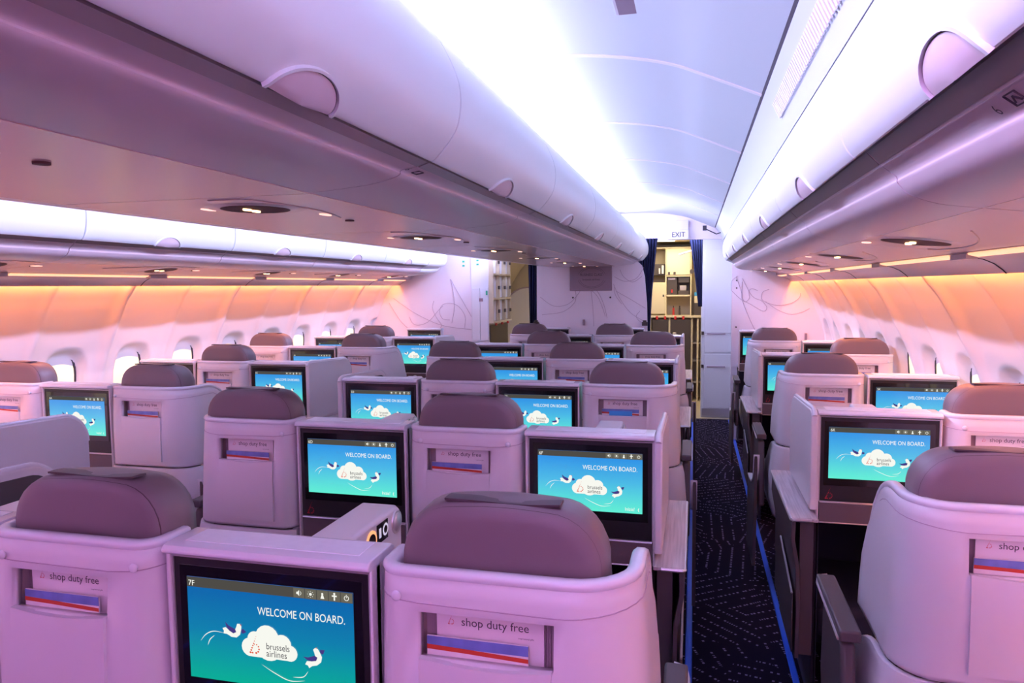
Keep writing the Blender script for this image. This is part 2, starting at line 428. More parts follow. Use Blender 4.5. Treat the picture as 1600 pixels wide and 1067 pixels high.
def latch(mb, prof, i0, y, s, r=.085):
    """round-topped latch paddle cut into the lower edge of the door"""
    pass
def lerp_prof(prof, d):
    """point and outward normal at distance d along a profile"""
    for i in range(len(prof)-1):
        a, b = prof[i], prof[i+1]; L = math.hypot(b[0]-a[0], b[1]-a[1])
        if d <= L or i == len(prof)-2:
            t = d/L; return (a[0]+(b[0]-a[0])*t, a[1]+(b[1]-a[1])*t), ((b[0]-a[0])/L, (b[1]-a[1])/L)
        d -= L
def add_latch(parent, prof, yc, flip, w=.17, h=.052, right_normal=1):
    """half-moon paddle following the door curve; ring groove round it"""
    mb = MB(); NR = 14
    def P(a, rr, lift):
        yy = yc + w/2*rr*cos(a); d = max(0, h*rr*sin(a))
        (x, z), (tx, tz) = lerp_prof(prof, d+.001); nx, nz = (-tz*right_normal, tx*right_normal)
        x += nx*lift; z += nz*lift
        if flip: x = 2*CX-x
        return (x, yy, z+H)
    A = [pi*i/24 for i in range(25)]
    rings = [[P(a, 1.10, -.002) for a in A], [P(a, 1.08, .006) for a in A], [P(a, 1.0, .006) for a in A], [P(a, .99, .0012) for a in A]]
    mb.loft(rings, 0, closed=False)
    g = [[P(a, .985, .0015) for a in A], [P(a, .96, .0015) for a in A]]
    mb.loft(g, 1, closed=False)
    g = [[P(a, r, .002 + .006*(1-r)) for a in A] for r in (.96, .8, .6, .4, .2, .02)]
    mb.loft(g, 2, closed=False)
    return build(mb, 'latch', ['bin', 'seam', 'lip'], parent, smooth=50)
CUTZ = .055
def service(parent, x0, x1, z0, z1, yc, n, lamps, side, yl=None):
    yl = yc if yl is None else yl
    """panel between bin and window / under the centre bins with an oval lamp bezel"""
    mb = MB()
    mb.prism_y(up_([(x0, z0), (x1, z1), (x1, z1+.02), (x0, z0+.02)]), yc-BP/2+.002, yc+BP/2-.002)
    p = build(mb, 'service_panel', 'psu', parent)
    def at(x): return z0+(z1-z0)*(x-x0)/(x1-x0)
    yl = max(yc-.34, min(yc+.38, yl)); cl = lambda v: max(yc-.50, min(yc+.50, v))
    for xl in lamps:
        z = at(xl)+H
        m2 = MB(); sl = Vector(((z1-z0)/(x1-x0), 0, -1)).normalized()
        m2.disc((xl, yl, z+.001), sl, .13, .003, 0, 36, ry=.13, r2=.118)
        m2.disc((xl, yl, z-.0022), sl, .088, .001, 1, 32, ry=.088)
        m2.disc((xl-.012, yl-.02, z-.003), sl, .016, .004, 2, 12, ry=.008)
        m2.disc((xl-.012, yl+.02, z-.003), sl, .016, .004, 2, 12, ry=.008)
        m2.disc((xl+.10, cl(yl+.19), z-.001-(0)), sl, .03, .002, 3, 14, ry=.012)
        m2.disc((xl-.13, yl-.02, z), sl, .028, .002, 3, 14, ry=.012)
        m2.disc((xl+.08, cl(yl+.38), z), sl, .014, .004, 1, 12)
        # shallow moulded arc running round the lamp
        m2.tube([(xl+.30*sin(t)*.45, cl(yl-.42+.30*t), at(xl+.30*sin(t)*.45)+H-.0005) for t in [i*.14 for i in range(18)]], .0022, 0, 6)
        build(m2, 'reading_light', ['psu', 'lampring', 'lamp', 'lamp2'], p, smooth=40)
    return p
ORD = ['nearest', 'second', 'third', 'fourth', 'fifth', 'sixth', 'seventh', 'eighth', 'ninth', 'tenth']
def outboard_bin(yc, flip, label, lab_no=None, yn=0):
    f = mir if flip else (lambda p: p)
    t = thing('overhead_bin', label, 'overhead bin', (0, 0, 0), 'window-side overhead bins')
    a, b = yc-BP/2+.0025, yc+BP/2-.0025; n = 1 if not flip else -1
    mb = MB()
    body = [(.487, .1294), (.487, .150), (.80, .46), (.80, .48), (.32, .48), (.31, .40), (.30, .236), (.322, .213), (.3225, .2085)] + out_body[:-1]
    mb.prism_y(up_(f(body)), a, b, 0)
    build(mb, 'body', 'lip', t)
    mb = MB(); rec = [(.2995, .2365), (.3215, .2135), (.3205, .2125), (.2985, .2355)]
    mb.prism_y(up_(f(rec)), a+.002, b-.002, 0); build(mb, 'recess_strip', 'recess', t)
    mb = MB(); mb.prism_y(up_(f(slab(out_door, -.014))), a, b); d = build(mb, 'door', 'bin', t, bevel=.003)
    add_latch(d, out_door, yc, flip, right_normal=1)
    x0, z0, x1, z1 = .489, .1294, .795, .092
    if flip: x0, x1 = 2*CX-x0, 2*CX-x1
    service(t, x0, x1, z0, z1, yc, n, [(.60 if not flip else 2*CX-.60)], n, yc+(.28 if not flip else .33))
    if lab_no:
        mb = MB(); e = Vector((.345-.3255, 0, .1935-.2085)).normalized(); ex = Vector((0, -1, 0))
        base = Vector((.3440, yn, H+.1945)) + Vector((-.0012, 0, -.0014))
        put_text(mb, lab_no, .024, *base, 0, ex=(0, -1, 0), ez=tuple(-e*.95))
        build(mb, 'row_number', 'ink', t, smooth=0)
        mb = MB(); q = base+ex*.045; mb.tube([q, q+ex*.026, q+ex*.026-e*.018, q-e*.018], .0012, 0, 4, closed=True); mb.tube([q+ex*.005-e*.004, q+ex*.013-e*.013, q+ex*.021-e*.004], .0012, 0, 4)
        build(mb, 'seat_symbol', 'ink', t, smooth=0)
        return t
    return t
def centre_bin(yc, label, lab_no=None, yn=0):
    t = thing('overhead_bin', label, 'overhead bin', (0, 0, 0), 'centre overhead bins')
    a, b = yc-BP/2+.0025, yc+BP/2-.0025
    half = cen_body + []
    body = [(-.581, .2605), (-.583, .30), (-.60, .50), (-.75, .60)]
    prof = body[::-1] + cen_body
    mb = MB(); mb.prism_y(up_(prof + mir(prof)[::-1]), a, b); build(mb, 'body', 'lip', t)
    for s in (0, 1):
        r = [(-.556, .2675), (-.580, .259), (-.583, .264), (-.560, .274)]
        mb = MB(); mb.prism_y(up_(mir(r) if s else r), a+.002, b-.002)
        build(mb, 'recess_strip', 'recess', t)
    for s in (0, 1):
        p = slab(cen_door, .014) if not s else mir(slab(cen_door, .014))
        mb = MB(); mb.prism_y(up_(p), a, b)
        d = build(mb, 'door', 'bin', t, bevel=.003); add_latch(d, cen_door, yc, bool(s), right_normal=-1)
    service(t, -.840, 2*CX+.840, .2135, .2135, yc, 1, [-1.13], 1, 1.70+1.19*(round((yc-.94)/BP)-1))
    if lab_no:
        mb = MB(); base = Vector((-.6110, yn, H+.2548)); e = Vector((-.031, 0, -.0045)).normalized(); ex = Vector((0, 1, 0))
        put_text(mb, lab_no, .026, *base, 0, ex=(0, 1, 0), ez=tuple(-e*.95))
        build(mb, 'row_number', 'ink', t, smooth=0)
        mb = MB(); q = base+ex*.045; mb.tube([q, q+ex*.026, q+ex*.026-e*.018, q-e*.018], .0014, 0, 4, closed=True)
        build(mb, 'seat_symbol', 'ink', t, smooth=0)
        return t
    return t
for i in range(10):
    yc = .90 + BP*(i-3)
    o_ = ORD[i-3] if i >= 3 else None
    lab = (f'white curved overhead bin on the right side, {o_} to the camera' if o_ and i <= 9 else f'white curved overhead bin on the right side, behind the camera, {ORD[2-i]} one back')
    if yc + BP/2 < 7.75: outboard_bin(yc, False, lab, '6' if i == 3 else None, .965)
for i in range(9):
    yc = 2.645 + BP/2 + BP*(i-5)
    if yc + BP/2 > 7.75: continue
    lab = f'white lit overhead bin above the left windows, {ORD[i-4]} in the row' if i >= 4 else f'white overhead bin above the left windows, behind the view, {ORD[3-i]} one back'
    outboard_bin(yc, True, lab)
for i in range(11):
    yc = .94 + BP*(i-3)
    if yc + BP/2 > 8.05: continue
    lab = f'white bulging overhead bin over the centre seats, {ORD[i-3]} from the camera' if i >= 3 else f'white overhead bin over the centre seats, behind the camera, {ORD[2-i]} one back'
    centre_bin(yc, lab, '6' if i == 4 else None, 1.47)
# bullnose end of the centre bins
mb = MB(); rings = []
prof = cen_door[::-1] + cen_body; ringp = prof + mir(prof)[::-1]
yend = .94+BP*6+BP/2
for k in range(7):
    t = k/6; s = cos(t*pi/2*.62); zc = .38
    rings.append([Vector((CX+(x-CX)*(.86+.14*s) if k else x, yend+.004+.112*sin(t*pi/2), H+zc+(z-zc)*(.70+.30*s) if k else H+z)) for x, z in ringp])
mb.loft(rings); e = build(mb, 'bin_end_fairing', 'bin', smooth=60); tag(e, 'rounded white fairing closing the far end of the centre bins, beside the curtain', 'bin fairing')
# bullnose ends of the window-side bins
for s, nm in ((0, 'right'), (1, 'left')):
    prof = out_door[::-1] + out_body; q = prof + [(.80, .10), (.80, .48)]
    yb = (.90+BP*6-BP/2+BP*0) if s == 0 else (2.645+BP*4)
    yb = 6.76 if s == 0 else 6.92
    yb = (.90 + BP*5.5) if s == 0 else (2.645+BP*4)
    rings = []
    for k in range(5):
        t = k/4; c = cos(t*pi/2*.7)
        rings.append([Vector(((x if s == 0 else 2*CX-x) + ((.8-x)*(.0 if k == 0 else (1-c)*.5))*(1 if s == 0 else -1), yb+.004+ (7.74-yb)*sin(t*pi/2), H+z+(.0 if k == 0 else (.35-z)*(1-c)*.6))) for x, z in q])
    mb = MB(); mb.loft(rings); e = build(mb, 'bin_end_fairing', 'bin', smooth=60); tag(e, f'white fairing closing the far end of the {nm} window-side bins', 'bin fairing')

# cove panels with warm light strips above the windows
cove = [(.80, .090), (.838, .081), (.845, .078), (.875, .072), (.905, .058), (.930, .038), (.940, .027), (.946, .030), (.944, .045), (.925, .075), (.90, .10), (.88, .14), (.80, .14)]
for s, nm, y0_ in ((0, 'trim_4', 2.55), (1, 'trim_5', 3.73)):
    f = mir if s else (lambda p: p)
    k0 = -3 if s == 0 else -4
    mb = MB(); mb.prism_y(up_(f(cove)), -7.1, 7.74)
    for k in range(k0, 6):
        y = y0_ + k*BP
        if y > 7.6: continue
        g = [(x-.0012, z-.0012) for x, z in cove[2:7]]
        mb.prism_y(up_(f(g + [(x+.003, z+.003) for x, z in g[::-1]])), y-.003, y+.003, 1)
        mb.box(*(sorted([(.803 if not s else 2*CX-.803), (.836 if not s else 2*CX-.836)])), y-.07, y+.07, H+.072, H+.088, 2)
    struct(mb, nm, ['psu', 'seam', 'lip'])
    # roof of the cove above the wall
    r = up_(f([(.90, .10), (1.02, .088), (1.02, .11), (.90, .12)])); mb = MB(); mb.prism_y(r, -7.1, 7.76); struct(mb, 'trim_%d' % (6+s), 'white')
    ct = 0
    for k in range(k0, 5):
        ya, yb_ = y0_+k*BP+.085, y0_+(k+1)*BP-.085
        if yb_ < .6 or ya > 7.2: continue
        yb_ = min(yb_, 7.6)
        mb = MB(); p = [(.803, .0885), (.838, .0800), (.836, .0775), (.830, .0765), (.806, .0825), (.802, .086)]
        mb.prism_y(up_(f(p)), ya, yb_); o = build(mb, 'light_strip', 'strip')
        tag(o, f'glowing warm light strip above the {"left" if s else "right"} windows, {ORD[ct]} along from the camera', 'light strip', 'warm light strips above the windows'); ct += 1
# hat lining above bins so that no outside light leaks in
mb = MB()
for s in (0, 1):
    p = [(.80, .14), (.80, .50), (.30, .50), (.30, .66), (1.6, .66), (1.6, .14)]
    mb.prism_y(up_(mir(p) if s else p), -7.1, 7.8)
struct(mb, 'trim_8', 'white', smooth=0)
mb = MB()
for s in (0, 1):
    p = [(1.02, .12), (1.5, .12), (1.5, -1.7), (1.45, -1.7), (1.45, .10), (1.02, .10)]
    mb.prism_y(up_(mir(p) if s else p), -7.1, 7.8)
struct(mb, 'trim_9', 'white', smooth=0)

# ------------------------------------------------------------------ seats
ZB, ZR = 1.14, 1.162           # top of the screen surround, top of the seat shell
def path(x0, x1, yl, yr, rl, rr, nl=7):
    """U-shaped plan of the shell: from the left front end round the back to the right front end"""
    P = [(x0, yl)]
    k = 4 if yl < .2 else 9
    for i in range(1, k): P.append((x0, yl+(rl-yl)*i/k))
    for i in range(nl+1):
        a = pi + (pi/2)*i/nl; P.append((x0+rl+rl*cos(a), rl+rl*sin(a)))
    IL = len(P)-1
    for i in range(nl+1):
        a = -pi/2 + (pi/2)*i/nl; P.append((x1-rr+rr*cos(a), rr+rr*sin(a)))
    k = 4 if yr < .2 else 9
    for i in range(1, k): P.append((x1, rr+(yr-rr)*i/k))
    P.append((x1, yr)); return P, IL
def offs(P, d):
    out = []
    for i, (x, y) in enumerate(P):
        a = P[max(i-1, 0)]; b = P[min(i+1, len(P)-1)]; dx, dy = b[0]-a[0], b[1]-a[1]; L = math.hypot(dx, dy)
        out.append((x + dy/L*d, y - dx/L*d))
    return out
def make_seat(kind):
    """kind: 'left' (aisle on its left), 'right' (aisle on its right), 'mid' (consoles on both sides). Local x=0 is the left edge of its lane, y=0 the back"""
    t = thing('cabin_armchair', 'seat', 'seat')
    x0, x1, yl, yr, rl, rr = {'left': (-.008, .380, .36, .10, .095, .045), 'right': (.002, .428, .10, .36, .045, .11), 'mid': (.002, .380, .10, .10, .05, .05)}[kind]
    P, IL = path(x0, x1, yl, yr, rl, rr)
    def hz(x, y):                                # top edge: level at the back, sweeping down along the aisle side
        if y <= .14: return ZR
        q = min(1, (y-.14)/.24); return ZR - .36*(1-sqrt(max(0, 1-q**2.2)))
    # pocket opening on the back, measured from the lane
    xa, xb = {'left': (.100, .318), 'right': (.078, .300), 'mid': (.068, .286)}[kind]
    za, zb = 1.022, 1.098
    # split the straight back run at the pocket edges
    Q = P[:IL+1] + [(xa, 0), (xb, 0)] + P[IL+1:]; ia = IL+1
    levels = [.79, .80, .86, .94, za, zb, 1.118, 1.124]
    def ring(P_, z, top=False):
        o = []
        for (x, y), (xo, yo) in zip(P_, offs(P_, 1.0)):
            aisle = (xo-x < -.3 and kind == 'left') or (xo-x > .3 and kind == 'right')
            sl = (ZR - z)*(.085 if aisle else .055) + (.003 if aisle else .012)*sin(pi*min(1, max(0, (ZR-z)/.4)))
            zz = z if not top else None
            ox, oy = (xo-x), (yo-y)
            aisle = (ox < -.3 and kind == 'left') or (ox > .3 and kind == 'right')
            o.append((x+ox*sl*(.65 if aisle else .15), y+oy*sl*.6, z))
        return o
    mb = MB(); rings = []
    for z in levels: rings.append([Vector(p) for p in ring(Q, z)])
    topr = []
    for (x, y) in Q: topr.append(Vector((x, y, hz(x, y)-.006)))
    # pull lower levels down where the aisle edge sweeps below them
    for r in rings:
        for p, tp in zip(r, topr):
            if p.z > tp.z - .02: p.z = tp.z - .02*(1+ (levels[-1]-min(p.z, levels[-1])))
    rings.append(topr)
    n = len(Q); vs = [p for r in rings for p in r]; fs = []
    for j in range(len(rings)-1):
        for i in range(n-1):
            if i == ia and abs(levels[j]-za) < 1e-6: continue
            fs.append((j*n+i, j*n+i+1, (j+1)*n+i+1, (j+1)*n+i))
    inner = [Vector((p.x, p.y, p.z)) for p in topr]
    mb.add(vs, fs)
    sh = build(mb, 'shell', 'shell', t, smooth=40); so = sh.modifiers.new('thickness', 'SOLIDIFY'); so.thickness = .022; so.offset = -1
    # make sure the thickness goes inward
    me = sh.data
    c = me.polygons[len(me.polygons)//2]
    # trim band along the top edge
    R = []; T = offs(Q, 1.0)
    sec = [(.001, -.010), (.0035, -.004), (.002, .002), (-.004, .005), (-.016, .005), (-.023, -.001), (-.024, -.012)]
    for (x, y), (xo, yo) in zip(Q, T):
        ox, oy = xo-x, yo-y; z = hz(x, y)
        R.append([Vector((x+ox*d, y+oy*d, z+e)) for d, e in sec])
    mb = MB(); mb.loft(R, 0); build(mb, 'rim_trim', 'rim', t, smooth=60)
    # seam line below the top band
    R = []
    G = ring(Q, 1.112)
    for (gx, gy, gz), (x, y), (xo, yo) in zip(G, Q, T):
        z = min(1.112, hz(x, y)-.045); sag = -.012*sin(pi*max(0, min(1, (x-x0)/(x1-x0))))
        R.append(Vector((gx+(xo-x)*.0002, gy+(yo-y)*.0002, z+sag+.006)))
    mb = MB(); mb.tube(R, .0011, 0, 5); build(mb, 'shell_seam', 'line', t)
    # pocket: lining and raised lower panel
    g = lambda z: -((ZR-z)*.055+.012*sin(pi*min(1, (ZR-z)/.4)))*.6
    mb = MB(); yb = .030
    mb.add([(xa, g(za), za), (xb, g(za), za), (xb, g(zb), zb), (xa, g(zb), zb), (xa, yb, za-.10), (xb, yb, za-.10), (xb, yb, zb), (xa, yb, zb), (xa, .006, za-.10), (xb, .006, za-.10)],
           [(4, 5, 6, 7), (3, 7, 6, 2), (0, 8, 4, 7, 3), (1, 2, 6, 5, 9), (8, 9, 5, 4)])
    for i in range(5):
        xx = xb-.004-.004*i; mb.box(xx-.001, xx+.001, yb-.003, yb, za-.02, zb-.002)
    build(mb, 'pocket_lining', 'pocket', t, smooth=0)
    mb = MB(); zt = za+.004; zb_ = .815; n_ = 10; front = []; back = []
    for j in range(n_+1):
        z = zb_+(zt-zb_)*j/n_
        front.append([Vector((xa+.003+(xb-xa-.006)*i/8, g(z)-.007-.004*sin(pi*i/8)*(j/n_), z-(.006*sin(pi*i/8) if j == n_ else 0))) for i in range(9)])
    for r in front: pass
    vsf = [p for r in front for p in r]; vb = [Vector((p.x, max(p.y+.012, g(p.z)+.001), p.z)) for p in vsf]; W = 9; Hn = n_+1; nn = len(vsf)
    fs = [(j*W+i, j*W+i+1, (j+1)*W+i+1, (j+1)*W+i) for j in range(n_) for i in range(8)]
    fs += [tuple(nn+k for k in f[::-1]) for f in fs]
    for i in range(8): fs += [(i, i+1, nn+i+1, nn+i), (n_*W+i, n_*W+i+1, nn+n_*W+i+1, nn+n_*W+i)]
    for j in range(n_): fs += [(j*W, (j+1)*W, nn+(j+1)*W, nn+j*W), (j*W+8, (j+1)*W+8, nn+(j+1)*W+8, nn+j*W+8)]
    mb.add(vsf+vb, fs); build(mb, 'pocket_panel', 'shell', t, smooth=40)
    # round coat knobs
    ks = {'left': [.352], 'right': [.040], 'mid': [.048, .305+.04]}[kind]
    for kx in ks:
        mb = MB(); mb.disc((kx, g(1.118)+.002, 1.122), (0, -1, 0), .005, .007, 0, 16); mb.dome((kx, g(1.118)-.004, 1.122), (0, -1, 0), .0088, .005, 0, 20)
        build(mb, 'coat_knob', 'rim', t, smooth=50)
    # headrest: padded block with a seam and a loose flap on top
    hx = {'left': .186, 'right': .200, 'mid': .192}[kind]; hw = .186; z0, z1 = .98, 1.262
    def rr_(w, zt, r, y, zc0=z0):
        pts = [(-w, zc0)]
        for i in range(9):
            a = pi - (pi/2)*i/8; pts.append((-w+r+r*cos(a) + .012*(1-i/8), zt-r+r*sin(a)))
        for i in range(5): pts.append((-w+r+(2*w-2*r)*(i+1)/6, zt+.004*sin(pi*(i+1)/6)))
        for i in range(9):
            a = pi/2 - (pi/2)*i/8; pts.append((w-r+r*cos(a) - .012*(i/8), zt-r+r*sin(a)))
        pts.append((w, zc0)); return [Vector((hx+x, y, z)) for x, z in pts]
    mb = MB(); yh = .040
    secs = [(hw-.05, z1-.05, .07, yh-.004), (hw-.028, z1-.026, .085, yh-.003), (hw-.012, z1-.010, .095, yh), (hw-.006, z1-.004, .10, yh+.006), (hw-.009, z1-.007, .10, yh+.009), (hw-.004, z1-.002, .10, yh+.013), (hw, z1, .10, yh+.03), (hw+.001, z1+.001, .10, yh+.075), (hw-.006, z1-.006, .095, yh+.105), (hw-.03, z1-.03, .08, yh+.12)]
    mb.loft([rr_(*q) for q in secs]); hr = build(mb, 'headrest', 'leather', t, smooth=60)
    mb = MB(); mb.tube(rr_(hw-.007, z1-.005, .10, yh+.0085), .0012, 0, 5); build(mb, 'seam', 'piping', hr)
    mb = MB(); F = []
    for i in range(13):
        u = i/12; x = hx-.098+.196*u; e = .003+.002*abs(2*u-1)**2 + .0010*sin(7*u)
        F.append([Vector((x, yh+.020, z1+e-.003)), Vector((x, yh+.019, z1+e+.001)), Vector((x, yh+.04, z1+e+.001)), Vector((x, yh+.056, z1+e-.001)), Vector((x, yh+.056, z1+e-.005))])
    mb.loft(F); build(mb, 'headrest_flap', 'flap', hr, smooth=50)
    # inner back cushion and seat pan
    lx0, lx1 = max(x0+.03, .02), min(x1-.03, .40)
    mb = MB(); mb.prism_x([(.035, .45), (.16, .43), (.12, 1.0), (.10, 1.06), (.04, 1.06)], lx0, lx1); build(mb, 'backrest', 'leather', t, bevel=.015)
    mb = MB(); mb.prism_x([(.12, .30), (.56, .33), (.60, .38), (.58, .43), (.12, .42)], lx0, lx1); build(mb, 'seat_cushion', 'leather', t, bevel=.02)
    # lower shell with skirt and the base frame
    yl2, yr2 = (.46 if kind == 'left' else .12), (.46 if kind == 'right' else .12)
    P2, I2 = path(x0, x1, yl2, yr2, rl, rr); rings = []
    for z, d in ((.785, .018), (.782, .030), (.74, .040), (.62, .052), (.50, .050), (.42, .035), (.40, .030)):
        o_ = []
        for (x, y), (xo, yo) in zip(P2, offs(P2, 1.0)):
            ox, oy = xo-x, yo-y; side = (ox < -.5 and kind == 'left') or (ox > .5 and kind == 'right')
            k = 1 if side else .55 if abs(oy) > .5 else .06
            drop = .16*max(0, (y-.15)/.31)**1.5 if z > .7 else 0
            o_.append(Vector((x+ox*d*k, y+oy*d*k*.8, z-drop)))
        rings.append(o_)
    mb = MB(); mb.loft(rings, 0, closed=False); ls = build(mb, 'lower_shell', 'shell', t, smooth=50); so = ls.modifiers.new('thickness', 'SOLIDIFY'); so.thickness = .02; so.offset = -1
    mb = MB(); mb.box(x0+.03, x1-.01, .03, .50, .06, .41); mb.box(x0+.06, x1-.04, .06, .46, .0, .06); build(mb, 'base_frame', 'dark', t, bevel=.01)
    if kind != 'mid':
        s = -1 if kind == 'left' else 1; xe = -.068 if kind == 'left' else .448
        # armrest pad with silver edge
        mb = MB(); a, b = sorted((xe+s*.052, xe+s*.004)); mb.prism_x([(.10, .800), (.40, .812), (.425, .822), (.43, .832), (.10, .828)], a, b)
        ar = build(mb, 'armrest', 'dark', t, bevel=.012, subs=3)
        mb = MB(); xo = xe+s*.053; mb.tube([(xo, .105, .806), (xo, .40, .817), (xo-s*.006, .428, .826), (xo-s*.03, .434, .828)], .0035, 0, 6); build(mb, 'trim_strip', 'silver', ar)
        mb = MB(); mb.prism_x([(.06, .45), (.33, .45), (.38, .60), (.36, .79), (.12, .79)], *sorted((xe+s*.045, xe+s*.012))); build(mb, 'armrest_support', 'dark', t, bevel=.01)
        # low aisle fin with a bright swept edge
        ed = [(-.03, .74), (-.005, .66), (.04, .60), (.12, .565), (.22, .55), (.36, .545)]
        mb = MB(); mb.prism_x([(-.03, .74)] + ed[1:] + [(.42, .50), (.42, .14), (.02, .14), (-.03, .40)], *sorted((xe+s*.074, xe+s*.058))); build(mb, 'side_fin', 'dark', t, bevel=.003)
        mb = MB(); R = []
        for y, z in ed: R.append([Vector((xe+s*.078, y, z)), Vector((xe+s*.078, y, z+.008)), Vector((xe+s*.048, y, z+.008)), Vector((xe+s*.048, y, z))])
        mb.loft(R); build(mb, 'fin_edge_trim', 'rim', t, bevel=.002)
    return t

# ------------------------------------------------------------------ consoles with screens
WX = .385
def shapes_screen():
    """graphics of the welcome screen in the xz plane; origin at the lower left of the active area"""
    W, Hh = .328, .188; y = -.0026; mb = MB()
    X = lambda u: .028+W*u
    Z = lambda v: ZB-.223 + Hh*(1-v)
    rect = lambda u0, u1, v0, v1, mi, yy=y: mb.flat([(X(u0), Z(v1)), (X(u1), Z(v1)), (X(u1), Z(v0)), (X(u0), Z(v0))], yy, mi)
    rect(0, 1, 0, .098, 1)
    y2 = y-.0004
    for i in range(5): rect(.657+.069*i, .721+.069*i, .004, .094, 2, y2)
    y3 = y-.0008
    def ell(u, v, a, b, mi, yy=y3, seg=18, rot=0):
        mb.flat([(X(u)+(a*cos(t)*cos(rot)-b*sin(t)*sin(rot))*W, Z(v)+(a*cos(t)*sin(rot)+b*sin(t)*cos(rot))*W) for t in [2*pi*i/seg for i in range(seg)]], yy, mi)
    def ringp(u, v, r, th, mi, a0=0, a1=2*pi, seg=20, yy=y3):
        pts = [a0+(a1-a0)*i/seg for i in range(seg+1)]
        vs = [(X(u)+r*W*cos(t), yy, Z(v)+r*W*sin(t)) for t in pts] + [(X(u)+(r-th)*W*cos(t), yy, Z(v)+(r-th)*W*sin(t)) for t in pts]
        n = seg+1; mb.add(vs, [(i, i+1, n+i+1, n+i) for i in range(seg)], mi)
    # icons: speaker, light, call, person, power
    mb.flat([(X(.675), Z(.06)), (X(.682), Z(.06)), (X(.692), Z(.078)), (X(.692), Z(.02)), (X(.682), Z(.038)), (X(.675), Z(.038))], y3, 0); ringp(.690, .049, .014, .003, 0, -.9, .9, 8); 
    ell(.758, .049, .008, .008, 0)
    for i in range(8): ell(.758+.017*cos(i*pi/4), .049+.028*sin(i*pi/4), .0022, .0022, 0, seg=6)
    ell(.827, .035, .006, .006, 0); mb.flat([(X(.816), Z(.08)), (X(.838), Z(.08)), (X(.832), Z(.045)), (X(.822), Z(.045))], y3, 0)
    ell(.896, .022, .006, .006, 0); rect(.892, .900, .03, .085, 0, y3); rect(.882, .910, .037, .050, 0, y3)
    ringp(.965, .052, .014, .0035, 0, pi*.62, pi*2.38); rect(.9635, .9665, .018, .05, 0, y3)
    put_text(mb, 'WELCOME ON BOARD.', .0205, X(.955), y3, Z(.300), 0, 'RIGHT', sx=.78)
    put_text(mb, 'Inizia!', .0155, X(.93), y3, Z(.955), 0, 'RIGHT', sx=.85)
    mb.flat([(X(.958), Z(.935)), (X(.966), Z(.905)), (X(.972), Z(.905)), (X(.964), Z(.935)), (X(.972), Z(.965)), (X(.966), Z(.965))], y3, 0)
    # cloud
    for u, v, r, k in ((.385, .625, .052, 1), (.415, .545, .045, 1), (.49, .520, .072, 1), (.58, .565, .055, 1), (.625, .640, .045, 1), (.50, .640, .07, .8)):
        ell(u, v, r, r*k, 0, y3-.0001*k)
    mb.flat([(X(.385), Z(.715)), (X(.625), Z(.715)), (X(.63), Z(.60)), (X(.38), Z(.58))], y3, 0)
    y4 = y3-.0005
    logo_dots(mb, X(.385), y4, Z(.675), .030, 3)
    put_text(mb, 'brussels', .0170, X(.483), y4, Z(.625), 4, sx=.85); put_text(mb, 'airlines', .0170, X(.483), y4, Z(.695), 4, sx=.85)
    # two white birds with dark wings
    def bird(u, v, s, flip, tilt):
        def tr(p):
            a, b = p; a *= s*(-1 if flip else 1); b *= s; return (X(u)+(a*cos(tilt)-b*sin(tilt))*W, Z(v)+(a*sin(tilt)+b*cos(tilt))*W)
        body = [(-.07, .010), (-.062, -.004), (-.066, -.018), (-.045, -.020), (-.02, -.034), (.010, -.036), (.032, -.020), (.040, .004), (.044, .024), (.036, .038), (.020, .038), (.014, .022), (.004, .004), (-.015, -.004), (-.035, .004), (-.05, .016)]
        mb.flat([tr(p) for p in body], y3, 0)
        mb.flat([tr(p) for p in [(-.050, .046), (-.030, .026), (.006, .010), (.012, -.006), (-.006, -.014), (-.030, .000), (-.044, .020)]], y4, 5)
        mb.flat([tr(p) for p in [(.042, .004), (.052, .014), (.072, -.002), (.052, -.012), (.044, -.010)]], y4, 5)
        mb.flat([tr(p) for p in [(.036, .038), (.046, .034), (.044, .028)]], y4-.0002, 3)
    bird(.290, .485, 1.05, False, .05); bird(.775, .650, 1.05, False, .75)
    # flight trails
    def curve(pts, w_):
        p = cr(pts, 5); vs = []; n = len(p)
        for i, (a, b) in enumerate(p):
            c = p[max(i-1, 0)]; d = p[min(i+1, n-1)]; dx, dz = (d[0]-c[0])*W, -(d[1]-c[1])*Hh; L = math.hypot(dx, dz); ww = w_*sin(pi*(i+.3)/(n-.4))
            vs += [(X(a)-dz/L*ww, y3, Z(b)+dx/L*ww), (X(a)+dz/L*ww, y3, Z(b)-dx/L*ww)]
        mb.add(vs, [(2*i, 2*i+1, 2*i+3, 2*i+2) for i in range(n-1)], 0)
    curve([(.075, .625), (.11, .555), (.16, .515), (.225, .520)], .0008); curve([(.12, .66), (.135, .60), (.165, .555)], .0008)
    curve([(.45, .78), (.53, .85), (.62, .905), (.71, .885)], .0008); curve([(.64, .865), (.70, .85), (.73, .79)], .0007)
    return mb
NEAR = screen_mat('welcome_screen_gradient', (.004, .11, .42), (.004, .21, .42), (.002, .42, .30), ZB-.223, ZB-.035)
FAR = screen_mat('welcome_screen_gradient_bright', (.02, .24, .78), (.07, .48, .78), (.12, .85, .65), ZB-.223, ZB-.035)
SG = {}
